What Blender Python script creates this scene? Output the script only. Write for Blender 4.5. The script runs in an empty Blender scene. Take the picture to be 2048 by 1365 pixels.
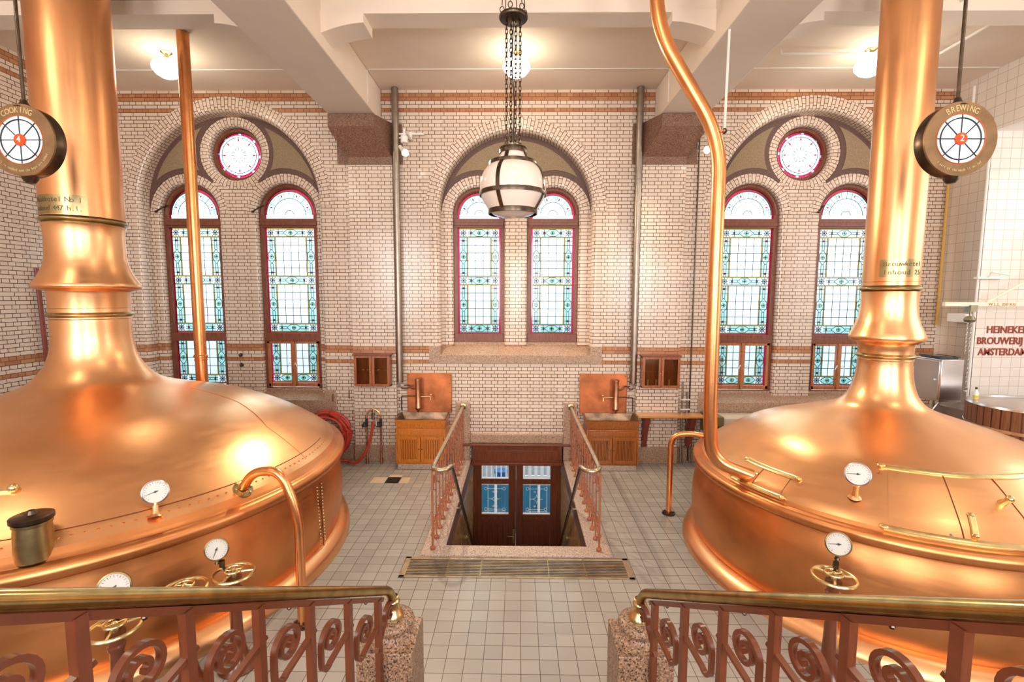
import bpy, bmesh, math, random
from math import pi, sin, cos, radians as rad, atan2, sqrt, hypot
from mathutils import Vector as V, Matrix as M4, geometry as geo
random.seed(7)
SC = bpy.context.scene
COL = SC.collection

# ------------------------------------------------------------------ camera
cd = bpy.data.cameras.new('camera'); cam = bpy.data.objects.new('camera', cd); COL.objects.link(cam)
SC.camera = cam
cd.sensor_width = 36; cd.lens = 957.6 / 2048 * 36; cd.clip_start = .05; cd.clip_end = 200
PITCH, YAW, ROLL = .091279, -.0133924, .0031563
_f = V((sin(YAW)*cos(PITCH), cos(YAW)*cos(PITCH), -sin(PITCH)))
_r = V((cos(YAW), -sin(YAW), 0)); _u = _r.cross(_f)
_r2 = _r*cos(ROLL)+_u*sin(ROLL); _u2 = _u*cos(ROLL)-_r*sin(ROLL)
cam.matrix_world = M4(((_r2.x, _u2.x, -_f.x, 0), (_r2.y, _u2.y, -_f.y, 0), (_r2.z, _u2.z, -_f.z, 2.897), (0, 0, 0, 1)))

# ------------------------------------------------------------------ view + world
SC.view_settings.view_transform = 'Standard'; SC.view_settings.look = 'None'
SC.view_settings.gamma = 1; SC.view_settings.use_curve_mapping = False
SC.view_settings.exposure = .1
SC.cycles.use_denoising = True
SC.cycles.max_bounces = 8; SC.cycles.diffuse_bounces = 5; SC.cycles.glossy_bounces = 5
SC.cycles.transparent_max_bounces = 16
SC.cycles.caustics_reflective = False; SC.cycles.caustics_refractive = False
SC.cycles.sample_clamp_indirect = 6
W = bpy.data.worlds.new('sky'); SC.world = W; W.use_nodes = True
nt = W.node_tree; nt.nodes.clear()
tc = nt.nodes.new('ShaderNodeTexCoord'); sx = nt.nodes.new('ShaderNodeSeparateXYZ')
rp = nt.nodes.new('ShaderNodeValToRGB'); bg = nt.nodes.new('ShaderNodeBackground'); wo = nt.nodes.new('ShaderNodeOutputWorld')
nt.links.new(tc.outputs['Generated'], sx.inputs[0])
mr = nt.nodes.new('ShaderNodeMapRange'); mr.inputs[1].default_value = -.35; mr.inputs[2].default_value = .35
nt.links.new(sx.outputs['Z'], mr.inputs[0]); nt.links.new(mr.outputs[0], rp.inputs[0])
e = rp.color_ramp.elements
e[0].position = 0; e[0].color = (.22, .27, .32, 1); e[1].position = 1; e[1].color = (1, 1, 1, 1)
q = e.new(.40); q.color = (.34, .41, .47, 1); q = e.new(.52); q.color = (.66, .76, .84, 1)
nt.links.new(rp.outputs[0], bg.inputs[0]); bg.inputs[1].default_value = 3.4
nt.links.new(bg.outputs[0], wo.inputs[0])

def area(name, loc, direction, sx_, sy_, power, color=(1, 1, 1)):
    l = bpy.data.lights.new(name, 'AREA'); l.shape = 'RECTANGLE'; l.size = sx_; l.size_y = sy_; l.energy = power; l.color = color
    o = bpy.data.objects.new(name, l); COL.objects.link(o); o.location = loc
    o.rotation_euler = V(direction).to_track_quat('-Z', 'Y').to_euler(); return o
REAR_POWER = 300
# fill light added outside three invented openings in the unseen rear wall
for k, x in enumerate((-4.9, 0, 4.9)):
    area('rear_fill', (x, -4.72, 3.7), (0, 1, -.12), 2.4, 3.4, REAR_POWER, (1, .96, .91))
# daylight entering through the five pairs of stained glass windows
for x, w, z, h in ((-4.965, 2.6, 3.0, 3.4), (-.055, 2.1, 3.4, 2.5), (4.9, 2.6, 3.0, 3.4)):
    area('front_window_daylight', (x, 9.0, z), (0, -1, 0), w, h, 1).data.cycles.is_portal = True

# unseen area light added to brighten the alcove tiles and hatched kettle
area('alcove_fill', (9.1, 4.2, 3.4), (-1, .1, -.15), 5.0, 3.6, 180, (1, .97, .95))

# ------------------------------------------------------------------ materials
MATS = {}
def mat(name, color=(.8, .8, .8), rough=.5, metal=0, var=0, vscale=6, bump=0, bscale=40, coat=0, stretch=None, emit=None, estr=1, spec=None):
    if name in MATS: return MATS[name]
    m = bpy.data.materials.new(name); m.use_nodes = True; MATS[name] = m
    n = m.node_tree; b = n.nodes['Principled BSDF']
    b.inputs['Base Color'].default_value = (*color, 1); b.inputs['Roughness'].default_value = rough
    b.inputs['Metallic'].default_value = metal; b.inputs['Coat Weight'].default_value = coat
    if spec is not None: b.inputs['Specular IOR Level'].default_value = spec
    if emit: b.inputs['Emission Color'].default_value = (*emit, 1); b.inputs['Emission Strength'].default_value = estr
    if var or bump:
        t = n.nodes.new('ShaderNodeTexCoord'); mp = n.nodes.new('ShaderNodeMapping'); n.links.new(t.outputs['Object'], mp.inputs[0])
        if stretch: mp.inputs['Scale'].default_value = stretch
    if var:
        nz = n.nodes.new('ShaderNodeTexNoise'); nz.inputs['Scale'].default_value = vscale; nz.inputs['Detail'].default_value = 6
        n.links.new(mp.outputs[0], nz.inputs[0])
        mx = n.nodes.new('ShaderNodeMix'); mx.data_type = 'RGBA'
        mx.inputs[6].default_value = (*[c*(1-var) for c in color], 1); mx.inputs[7].default_value = (*[min(1, c*(1+var)) for c in color], 1)
        cr = n.nodes.new('ShaderNodeMapRange'); cr.inputs[1].default_value = .3; cr.inputs[2].default_value = .7
        n.links.new(nz.outputs[0], cr.inputs[0]); n.links.new(cr.outputs[0], mx.inputs[0]); n.links.new(mx.outputs[2], b.inputs['Base Color'])
    if bump:
        nb = n.nodes.new('ShaderNodeTexNoise'); nb.inputs['Scale'].default_value = bscale; nb.inputs['Detail'].default_value = 4
        n.links.new(mp.outputs[0], nb.inputs[0]); bp = n.nodes.new('ShaderNodeBump'); bp.inputs[0].default_value = bump; bp.inputs[1].default_value = .02
        n.links.new(nb.outputs[0], bp.inputs['Height']); n.links.new(bp.outputs[0], b.inputs['Normal'])
    return m

def brick_mat(name, c1, c2, mortar, bw, rh, ms, offset=.5, squash=1, sqf=2, coord='UV', rough=.2, bands=None, loc=(0, 0, 0), swap=False, bumpd=.25, bias=0):
    m = bpy.data.materials.new(name); m.use_nodes = True; MATS[name] = m
    n = m.node_tree; b = n.nodes['Principled BSDF']; L = n.links.new
    t = n.nodes.new('ShaderNodeTexCoord'); mp = n.nodes.new('ShaderNodeMapping'); mp.inputs['Location'].default_value = loc
    L(t.outputs[coord], mp.inputs[0])
    bt = n.nodes.new('ShaderNodeTexBrick'); bt.offset = offset; bt.squash = squash; bt.squash_frequency = sqf
    for k, v in (('Scale', 1), ('Mortar Size', ms), ('Mortar Smooth', .1), ('Bias', bias), ('Brick Width', bw), ('Row Height', rh)): bt.inputs[k].default_value = v
    bt.inputs['Color1'].default_value = (*c1, 1); bt.inputs['Color2'].default_value = (*c2, 1); bt.inputs['Mortar'].default_value = (*mortar, 1)
    L(mp.outputs[0], bt.inputs[0]); out = bt.outputs[0]
    if bands:
        s = n.nodes.new('ShaderNodeSeparateXYZ'); L(t.outputs[coord], s.inputs[0]); acc = None
        for lo, hi in bands:
            a = n.nodes.new('ShaderNodeMath'); a.operation = 'GREATER_THAN'; a.inputs[1].default_value = lo; L(s.outputs[1], a.inputs[0])
            c = n.nodes.new('ShaderNodeMath'); c.operation = 'LESS_THAN'; c.inputs[1].default_value = hi; L(s.outputs[1], c.inputs[0])
            d = n.nodes.new('ShaderNodeMath'); d.operation = 'MULTIPLY'; L(a.outputs[0], d.inputs[0]); L(c.outputs[0], d.inputs[1])
            if acc is None: acc = d
            else:
                g = n.nodes.new('ShaderNodeMath'); g.operation = 'ADD'; L(acc.outputs[0], g.inputs[0]); L(d.outputs[0], g.inputs[1]); acc = g
        b2 = n.nodes.new('ShaderNodeTexBrick'); b2.offset = offset; b2.squash = squash; b2.squash_frequency = sqf
        for k, v in (('Scale', 1), ('Mortar Size', ms), ('Mortar Smooth', .1), ('Brick Width', bw), ('Row Height', rh)): b2.inputs[k].default_value = v
        b2.inputs['Color1'].default_value = (.42, .17, .085, 1); b2.inputs['Color2'].default_value = (.56, .26, .12, 1); b2.inputs['Mortar'].default_value = (.2, .09, .05, 1)
        L(mp.outputs[0], b2.inputs[0])
        mx = n.nodes.new('ShaderNodeMix'); mx.data_type = 'RGBA'; L(acc.outputs[0], mx.inputs[0]); L(out, mx.inputs[6]); L(b2.outputs[0], mx.inputs[7]); out = mx.outputs[2]
    L(out, b.inputs['Base Color']); b.inputs['Roughness'].default_value = rough
    bp = n.nodes.new('ShaderNodeBump'); bp.invert = True; bp.inputs[0].default_value = bumpd; bp.inputs[1].default_value = .004
    L(bt.outputs['Fac'], bp.inputs['Height']); L(bp.outputs[0], b.inputs['Normal'])
    return m

CH = .06057                                   # brick course height
BANDS = [(2.04-4*CH-CH, 2.04-4*CH), (2.04-2*CH, 2.04), (6.28-5*CH, 6.28-4*CH), (6.28-2*CH, 6.28)]
_o = (0, 2.04 - 33*CH, 0)
CRM1, CRM2, MORT = (.80, .655, .54), (.73, .575, .465), (.10, .05, .032)
BRK = brick_mat('glazed_brick_banded', CRM1, CRM2, MORT, .21, CH, .0048, squash=.5, bands=BANDS, loc=(0, -(2.04-33*CH), 0))
BRKP = brick_mat('glazed_brick', CRM1, CRM2, MORT, .21, CH, .0048, squash=.5)
RING = brick_mat('glazed_brick_arch', CRM1, CRM2, MORT, .165, CH, .0048, squash=.5)
OCHRE = brick_mat('ochre_brick', (.55, .36, .16), (.42, .26, .12), (.12, .07, .04), .21, CH, .003, squash=.5)
WTILE = brick_mat('white_wall_tile', (.86, .80, .74), (.82, .75, .68), (.5, .36, .26), .152, .152, .0028, offset=0, rough=.18, bumpd=.1)
FLOOR = brick_mat('floor_tile', (.45, .425, .39), (.38, .36, .33), (.10, .08, .065), .15, .15, .0028, offset=0, coord='Object', rough=.26, loc=(-.0298, -4.7917+4.65, 0), bumpd=.3)

def granite(name, cols, scale=150, rough=.45):
    m = bpy.data.materials.new(name); m.use_nodes = True; n = m.node_tree; b = n.nodes['Principled BSDF']; L = n.links.new; MATS[name] = m
    t = n.nodes.new('ShaderNodeTexCoord'); v = n.nodes.new('ShaderNodeTexVoronoi'); v.inputs['Scale'].default_value = scale
    L(t.outputs['Object'], v.inputs[0]); s = n.nodes.new('ShaderNodeSeparateColor'); L(v.outputs['Color'], s.inputs[0])
    r = n.nodes.new('ShaderNodeValToRGB'); r.color_ramp.interpolation = 'CONSTANT'; L(s.outputs[0], r.inputs[0])
    e = r.color_ramp.elements
    while len(e) > 1: e.remove(e[-1])
    e[0].position = 0; e[0].color = (*cols[0], 1)
    for i, c in enumerate(cols[1:], 1): e.new(i/len(cols)).color = (*c, 1)
    L(r.outputs[0], b.inputs['Base Color']); b.inputs['Roughness'].default_value = rough
    return m
GRAN = granite('tan_granite', [(.52, .33, .22), (.40, .25, .16), (.62, .43, .31), (.18, .11, .08), (.5, .33, .23), (.33, .21, .15)])
GRAND = granite('brown_granite', [(.24, .12, .075), (.17, .08, .05), (.33, .18, .12), (.08, .04, .03), (.25, .13, .085)])
GRANP = granite('pink_granite', [(.62, .47, .39), (.52, .38, .31), (.7, .58, .5), (.24, .17, .14), (.58, .44, .37)])
BORD = granite('brown_border_stone', [(.13, .065, .055), (.17, .09, .075), (.09, .045, .04)], 220, .6)
KHAK = granite('khaki_roughcast', [(.34, .25, .15), (.27, .19, .11), (.40, .30, .19), (.2, .14, .08)], 260, .8)

def copper_mat(name, c, r0, r1, dark=.75, st=(2, 2, 12)):
    m = bpy.data.materials.new(name); m.use_nodes = True; n = m.node_tree; b = n.nodes['Principled BSDF']; L = n.links.new; MATS[name] = m
    b.inputs['Metallic'].default_value = 1
    t = n.nodes.new('ShaderNodeTexCoord')
    a = n.nodes.new('ShaderNodeTexNoise'); a.inputs['Scale'].default_value = 1.3; a.inputs['Detail'].default_value = 4; a.inputs['Roughness'].default_value = .5
    L(t.outputs['Object'], a.inputs[0])
    mp = n.nodes.new('ShaderNodeMapping'); mp.inputs['Scale'].default_value = st; L(t.outputs['Object'], mp.inputs[0])
    s = n.nodes.new('ShaderNodeTexNoise'); s.inputs['Scale'].default_value = 2.5; s.inputs['Detail'].default_value = 3; L(mp.outputs[0], s.inputs[0])
    mx = n.nodes.new('ShaderNodeMix'); mx.data_type = 'RGBA'; mx.inputs[6].default_value = (*[k*dark for k in c], 1); mx.inputs[7].default_value = (*c, 1)
    mr = n.nodes.new('ShaderNodeMapRange'); mr.inputs[1].default_value = .35; mr.inputs[2].default_value = .62; L(a.outputs[0], mr.inputs[0]); L(mr.outputs[0], mx.inputs[0])
    L(mx.outputs[2], b.inputs['Base Color'])
    m2 = n.nodes.new('ShaderNodeMapRange'); m2.inputs[1].default_value = .3; m2.inputs[2].default_value = .7; m2.inputs[3].default_value = r0; m2.inputs[4].default_value = r1
    L(s.outputs[0], m2.inputs[0]); L(m2.outputs[0], b.inputs['Roughness'])
    a2 = n.nodes.new('ShaderNodeTexNoise'); a2.inputs['Scale'].default_value = 2.2; a2.inputs['Detail'].default_value = 1; L(t.outputs['Object'], a2.inputs[0])
    bp = n.nodes.new('ShaderNodeBump'); bp.inputs[0].default_value = .10; bp.inputs[1].default_value = .05; L(a2.outputs[0], bp.inputs['Height']); L(bp.outputs[0], b.inputs['Normal'])
    return m
COP = copper_mat('spun_copper', (.96, .525, .26), .285, .35, .86)
COPD = copper_mat('worn_copper', (.78, .33, .125), .32, .40, .66)
COPF = copper_mat('flue_copper', (.87, .43, .20), .29, .37, .84, (14, 14, .8))
COPP = mat('copper_pipe', (.84, .37, .15), .27, 1, .12, 5)
BRS = mat('brass', (.78, .60, .30), .27, 1, .15, 12)
BRSG = mat('dull_brass', (.42, .34, .17), .3, 1, .2, 10)
BRZ = mat('dark_bronze', (.10, .075, .055), .32, 1, .25, 14)
STEEL = mat('stainless_steel', (.62, .60, .60), .25, 1, .06, 4)
ZINC = mat('zinc_pipe', (.33, .29, .25), .36, 1, .12, 9)
PLAST = mat('cream_plaster', (.87, .75, .64), .75, 0, .02, 3)
WHT = mat('white_paint', (.88, .84, .80), .45)
IRON = mat('brown_iron_paint', (.135, .034, .013), .25, 0, .12, 12, coat=.12)
FRAME = mat('dark_window_wood', (.20, .062, .032), .35, 0, .35, 7, stretch=(9, 9, 1))
CASE = mat('casement_wood', (.42, .15, .055), .35, 0, .3, 7, stretch=(9, 9, 1))
OAK = mat('orange_varnished_wood', (.62, .19, .022), .3, 0, .25, 6, stretch=(14, 14, 1), coat=.3)
OAKD = mat('brown_varnished_wood', (.36, .105, .02), .3, 0, .3, 6, stretch=(14, 14, 1), coat=.3)
DOORW = mat('mahogany', (.16, .04, .016), .28, 0, .35, 5, stretch=(16, 16, 1), coat=.4)
BENCH = mat('bench_wood', (.60, .27, .09), .3, 0, .25, 6, stretch=(1, 14, 14), coat=.3)
DKRED = mat('dark_red_wood', (.20, .035, .02), .35, 0, .2, 8)
BLK = mat('black', (.015, .015, .017), .4)
DIAL = mat('dial_white', (.62, .60, .56), .35)
HOSE = mat('red_hose', (.52, .05, .028), .4, 0, .15, 20)
OPAL = mat('opal_glass', (.92, .78, .70), .12, coat=.5)
OPALL = mat('lit_opal_glass', (1, .97, .88), .3, emit=(1, .9, .68), estr=9)
SPOTG = mat('lit_bulb', (1, .97, .88), .3, emit=(1, .93, .8), estr=14)
RED = mat('red_enamel', (.75, .08, .015), .3)
GOLDT = mat('gold_letter', (.78, .66, .36), .35, .6)
TEXTR = mat('red_brown_letter', (.34, .06, .03), .5)
STAVE = mat('stave_wood', (.24, .085, .035), .5, 0, .3, 5, stretch=(16, 16, 1))
NEWEL = granite('newel_granite', [(.40, .23, .13), (.26, .15, .09), (.5, .32, .21), (.07, .04, .03), (.36, .22, .14), (.24, .15, .1)], 125)  # browner granite, darkened with the shade of the posts' front faces
LEADM = mat('lead_came', (.035, .04, .045), .5, .6)
SEAMM = mat('dark_copper_seam', (.22, .075, .03), .5, 1)

def glass(name, c):
    m = bpy.data.materials.new(name); m.use_nodes = True; n = m.node_tree; n.nodes.clear(); L = n.links.new; MATS[name] = m
    tr = n.nodes.new('ShaderNodeBsdfTransparent'); tr.inputs[0].default_value = (*c, 1)
    gl = n.nodes.new('ShaderNodeBsdfGlossy'); gl.inputs['Roughness'].default_value = .08
    mx = n.nodes.new('ShaderNodeMixShader'); mx.inputs[0].default_value = .05
    o = n.nodes.new('ShaderNodeOutputMaterial'); L(tr.outputs[0], mx.inputs[1]); L(gl.outputs[0], mx.inputs[2]); L(mx.outputs[0], o.inputs[0]); return m
G_CLR = glass('clear_glass', (.78, .85, .88)); G_AQ = glass('aqua_glass', (.33, .58, .52)); G_RED = glass('red_glass', (.52, .006, .06))
G_YEL = glass('amber_glass', (.55, .33, .05)); G_GRN = glass('green_glass', (.03, .22, .08)); G_LIL = glass('pale_blue_glass', (.50, .60, .62))
GM = [G_CLR, G_AQ, G_RED, G_YEL, G_GRN, G_LIL]
G_DOOR = glass('door_glass', (.75, .85, .9))

# ------------------------------------------------------------------ builders
WM = {}
def inpoly(x, y, P):
    c = False
    for i in range(len(P)):
        (x0, y0), (x1, y1) = P[i-1], P[i]
        if (y0 > y) != (y1 > y) and x < (x1-x0)*(y-y0)/(y1-y0)+x0: c = not c
    return c
class B:
    def __init__(s):
        s.bm = bmesh.new(); s.uv = s.bm.loops.layers.uv.new('UVMap')
    def face(s, pts, uvs=None, m=0, smooth=False):
        vs = [s.bm.verts.new(p) for p in pts]
        try: f = s.bm.faces.new(vs)
        except ValueError: return
        f.material_index = m; f.smooth = smooth
        if uvs is None:
            nrm = f.normal if f.normal.length else V((0, 0, 1)); f.normal_update(); nrm = f.normal
            ax = max(range(3), key=lambda i: abs(nrm[i]))
            for l in f.loops:
                c = l.vert.co; l[s.uv].uv = (c.y, c.z) if ax == 0 else ((c.x, c.z) if ax == 1 else (c.x, c.y))
        else:
            for l, u in zip(f.loops, uvs): l[s.uv].uv = u
        return f
    def box(s, x0, x1, y0, y1, z0, z1, m=0, T=None):
        P = [V((x, y, z)) for x in (x0, x1) for y in (y0, y1) for z in (z0, z1)]
        if T is not None: P = [T @ p for p in P]
        for idx in ((0, 1, 3, 2), (4, 6, 7, 5), (0, 4, 5, 1), (2, 3, 7, 6), (0, 2, 6, 4), (1, 5, 7, 3)):
            s.face([P[i] for i in idx], m=m)
        return s
    def grid(s, rows, m=0, closed=False, smooth=True, uvs=None):
        vs = [[s.bm.verts.new(p) for p in r] for r in rows]
        n = len(rows[0])
        for i in range(len(rows)-1):
            for j in range(n if closed else n-1):
                k = (j+1) % n
                try: f = s.bm.faces.new((vs[i][j], vs[i][k], vs[i+1][k], vs[i+1][j]))
                except ValueError: continue
                f.smooth = smooth; f.material_index = m
                if uvs:
                    for l, (a, b) in zip(f.loops, ((i, j), (i, k), (i+1, k), (i+1, j))): l[s.uv].uv = uvs[a][b]
        return vs
    def tube(s, pts, r, n=12, m=0, caps=True, closed=False, smooth=True, flat=None):
        pts = [V(p) for p in pts]; N = len(pts)
        rs = r if isinstance(r, (list, tuple)) else [r]*N
        T = []
        for i in range(N):
            if closed: t = pts[(i+1) % N]-pts[i-1]
            else: t = pts[min(i+1, N-1)]-pts[max(i-1, 0)]
            T.append(t.normalized() if t.length > 1e-9 else V((0, 0, 1)))
        up = V((0, 0, 1)) if abs(T[0].z) < .9 else V((1, 0, 0))
        a = T[0].cross(up).normalized(); rows = []
        for i in range(N):
            a = (a - T[i]*a.dot(T[i])).normalized(); b = T[i].cross(a)
            off = pi/n if n == 4 else 0
            rows.append([pts[i]+(a*cos(2*pi*k/n+off)+b*sin(2*pi*k/n+off))*rs[i] for k in range(n)])
        if closed: rows.append(rows[0])
        vs = s.grid(rows, m, True, smooth and n > 4)
        if caps and not closed:
            for v in (vs[0], vs[-1][::-1]):
                try: s.bm.faces.new(v[::-1]).material_index = m
                except ValueError: pass
        return s
    def lathe(s, prof, c=(0, 0, 0), n=48, m=0, A=None, smooth=True, a0=0, a1=2*pi):
        c = V(c); full = abs(a1-a0-2*pi) < 1e-6; k = n if full else n+1
        rows = []
        for r, z in prof:
            row = [V((r*cos(a0+(a1-a0)*i/n), r*sin(a0+(a1-a0)*i/n), z)) for i in range(k)]
            if A is not None: row = [A @ p for p in row]
            rows.append([p+c for p in row])
        s.grid(rows, m, full, smooth)
        return s
    def disc(s, c, r, n=32, m=0, A=None, r0=0):
        pts = [V((r*cos(2*pi*i/n), r*sin(2*pi*i/n), 0)) for i in range(n)]
        if A is not None: pts = [A @ p for p in pts]
        s.face([p+V(c) for p in pts], m=m); return s
    def sphere(s, c, r, n=16, m=0, sz=1, A=None):
        pr = [(max(1e-4, r*sin(pi*i/(n//2))), -r*sz*cos(pi*i/(n//2))) for i in range(n//2+1)]
        return s.lathe(pr, c, n, m, A)
    def sweep2(s, path, hw, hd, O, U, Vv, m=0):
        """flat bar swept along a planar path (u,v); O origin, U,V axes; hw in plane, hd out of plane"""
        O, U, Vv = V(O), V(U), V(Vv); Nn = U.cross(Vv).normalized(); rows = []
        for i, p in enumerate(path):
            a = path[max(i-1, 0)]; b = path[min(i+1, len(path)-1)]
            d = V((b[0]-a[0], b[1]-a[1])); d.normalize(); nx, ny = -d.y, d.x
            c = O+U*p[0]+Vv*p[1]; w = U*nx+Vv*ny
            rows.append([c+w*hw+Nn*hd, c-w*hw+Nn*hd, c-w*hw-Nn*hd, c+w*hw-Nn*hd])
        vs = s.grid(rows, m, True, False)
        for v in (vs[0], vs[-1][::-1]):
            try: s.bm.faces.new(v).material_index = m
            except ValueError: pass
        return s
    def plate(s, outer, holes, to3, m=0, uvf=None, flip=False):
        loops = [list(outer)]+[list(h) for h in holes]; co = []; ed = []
        for l in loops:
            k = len(co); co += [V((p[0], p[1])) for p in l]; ed += [(k+i, k+(i+1) % len(l)) for i in range(len(l))]
        vo, eo, fo, _, _, _ = geo.delaunay_2d_cdt(co, ed, [], 2, 1e-6)
        vs = [s.bm.verts.new(to3(p.x, p.y)) for p in vo]
        for t in fo:
            if holes:
                qx, qz = sum(vo[i].x for i in t)/len(t), sum(vo[i].y for i in t)/len(t)
                if any(inpoly(qx, qz, h) for h in holes): continue
            try: f = s.bm.faces.new([vs[i] for i in t])
            except ValueError: continue
            f.material_index = m
            for l, i in zip(f.loops, t): l[s.uv].uv = uvf(vo[i].x, vo[i].y) if uvf else (vo[i].x, vo[i].y)
        return s
    def text(s, body, size, ext, T, m=0, align='CENTER', xs=1, off=0):
        cu = bpy.data.curves.new('t', 'FONT'); cu.body = body; cu.size = size; cu.extrude = ext; cu.align_x = align; cu.align_y = 'CENTER'; cu.resolution_u = 3; cu.offset = off
        ob = bpy.data.objects.new('t', cu); COL.objects.link(ob); dg = bpy.context.evaluated_depsgraph_get()
        me = bpy.data.meshes.new_from_object(ob.evaluated_get(dg)); base = len(s.bm.verts); s.bm.verts.ensure_lookup_table()
        nv = [s.bm.verts.new(T @ V((v.co.x*xs, v.co.y, v.co.z))) for v in me.vertices]
        for p in me.polygons:
            try: s.bm.faces.new([nv[i] for i in p.vertices]).material_index = m
            except ValueError: pass
        bpy.data.objects.remove(ob); bpy.data.curves.remove(cu); bpy.data.meshes.remove(me); return s
    def build(s, name, mats, parent=None, bevel=0, sharp=35, recalc=True, smooth=False, merge=True, **tagk):
        if merge: bmesh.ops.remove_doubles(s.bm, verts=s.bm.verts, dist=1e-5)
        if recalc: bmesh.ops.recalc_face_normals(s.bm, faces=s.bm.faces)
        me = bpy.data.meshes.new(name); s.bm.to_mesh(me); s.bm.free()
        if not isinstance(mats, (list, tuple)): mats = [mats]
        for m in mats: me.materials.append(m)
        o = bpy.data.objects.new(name, me); COL.objects.link(o)
        if parent is not None:
            o.parent = parent; w = WM.get(parent.name, M4.Identity(4)); WM[o.name] = w; me.transform(w.inverted())
        if smooth:
            for p in me.polygons: p.use_smooth = True
        try: me.set_sharp_from_angle(angle=rad(sharp))
        except Exception: pass
        if bevel:
            md = o.modifiers.new('bevel', 'BEVEL'); md.width = bevel; md.segments = 2; md.limit_method = 'ANGLE'; md.angle_limit = rad(40)
        if tagk: tag(o, **tagk)
        return o
def tag(o, label=None, cat=None, group=None, kind=None):
    if label: o['label'] = label
    if cat: o['category'] = cat
    if group: o['group'] = group
    if kind: o['kind'] = kind
    return o
def thing(name, label, cat, loc=(0, 0, 0), rz=0, group=None, kind=None):
    o = bpy.data.objects.new(name, None); COL.objects.link(o); o.location = loc; o.rotation_euler = (0, 0, rz); o.empty_display_size = .1
    WM[o.name] = M4.Translation(V(loc)) @ M4.Rotation(rz, 4, 'Z'); return tag(o, label, cat, group, kind)
def kids(o): return [c for c in bpy.data.objects if c.parent == o]
def dup(o, loc=None, rz=None, label=None, parent=None, mirror=False):
    c = o.copy(); COL.objects.link(c)
    if parent is not None: c.parent = parent
    if loc is not None: c.location = loc
    if rz is not None: c.rotation_euler = (0, 0, rz)
    if label: c['label'] = label
    for k in kids(o): dup(k, parent=c)
    return c
def cyl(b, p, q, r, n=12, m=0, r2=None): return b.tube([p, q], [r, r2 if r2 is not None else r], n, m)
def bez(p0, p1, p2, n=10):
    p0, p1, p2 = V(p0), V(p1), V(p2); return [p0*(1-t)**2+p1*2*t*(1-t)+p2*t*t for t in [i/n for i in range(n+1)]]
def fillet(pts, r, n=7):
    pts = [V(p) for p in pts]; out = [pts[0]]
    for i in range(1, len(pts)-1):
        a, b, c = pts[i-1], pts[i], pts[i+1]; d1 = (a-b); d2 = (c-b); rr = min(r, d1.length*.48, d2.length*.48)
        out += bez(b+d1.normalized()*rr, b, b+d2.normalized()*rr, n)
    return out+[pts[-1]]
def arcp(cx, cz, r, a0, a1, n): return [(cx+r*cos(a0+(a1-a0)*i/n), cz+r*sin(a0+(a1-a0)*i/n)) for i in range(n+1)]
# ------------------------------------------------------------------ room shell
WX0, WX1, WY, YR, CZ = -7.14, 7.16, 8.30, -4.6, 6.33
PX0, PX1, PY0 = -.83, .80, 5.32                       # stairwell opening
ST = dict(kind='structure')
b = B()
b.plate([(WX0, YR), (9.2, YR), (9.2, WY), (PX1, WY), (PX1, PY0), (PX0, PY0), (PX0, WY), (WX0, WY)], [], lambda x, y: V((x, y, 0)))
b.build('floor', FLOOR, **ST)
b = B(); b.face([(WX0, YR, CZ), (WX0, WY, CZ), (9.2, WY, CZ), (9.2, YR, CZ)]); b.build('ceiling', PLAST, recalc=False, **ST)

BAYS = [dict(cx=-4.965, R=1.55, RO=1.78, zs=4.455, wx=.86, hw=.525, rg=.165, zw=4.35, z0=1.07, zb=1.22, oc=(5.385, .61, .455)),
        dict(cx=-.053, R=1.31, RO=1.54, zs=4.36, wx=.655, hw=.455, rg=.195, zw=4.355, z0=1.885, zb=2.085, oc=None),
        dict(cx=4.90, R=1.55, RO=1.78, zs=4.455, wx=.86, hw=.525, rg=.165, zw=4.35, z0=1.07, zb=1.22, oc=(5.385, .61, .455))]
BN, YB, YF = .07, 8.55, 8.66
def opening(b, cx, R, zs, z0, y0, bn, depth, rg, mj, ma):
    q = [(bn*(1-sin(pi/2*i/5)), bn*(1-cos(pi/2*i/5))) for i in range(6)]
    J = q+[(0, depth)]; A = [(rg, 0)]+J
    def S(pr, s0):
        o = [s0]
        for i in range(1, len(pr)): o.append(o[-1]+hypot(pr[i][0]-pr[i-1][0], pr[i][1]-pr[i-1][1]))
        return o
    sa = S(A, 0); sj = S(J, .02)
    for sg in (-1, 1):
        rows = [[V((cx+sg*(R+o), y0+d, z)) for o, d in J] for z in (z0, zs)]
        b.grid(rows, mj, uvs=[[(s, z) for s in sj] for z in (z0, zs)])
    n = 48; rows = []; uv = []
    for i in range(n+1):
        a = pi*i/n; rows.append([V((cx+(R+o)*cos(a), y0+d, zs+(R+o)*sin(a))) for o, d in A]); uv.append([(s, (R+rg*.5)*a) for s in sa])
    b.grid(rows, ma, uvs=uv)
def hole(cx, R, zs, z0, bn, rg, n=48):
    return [(cx+R+bn, z0), (cx+R+bn, zs)]+arcp(cx, zs, R+rg, 0, pi, n)+[(cx-R-bn, zs), (cx-R-bn, z0)]

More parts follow.
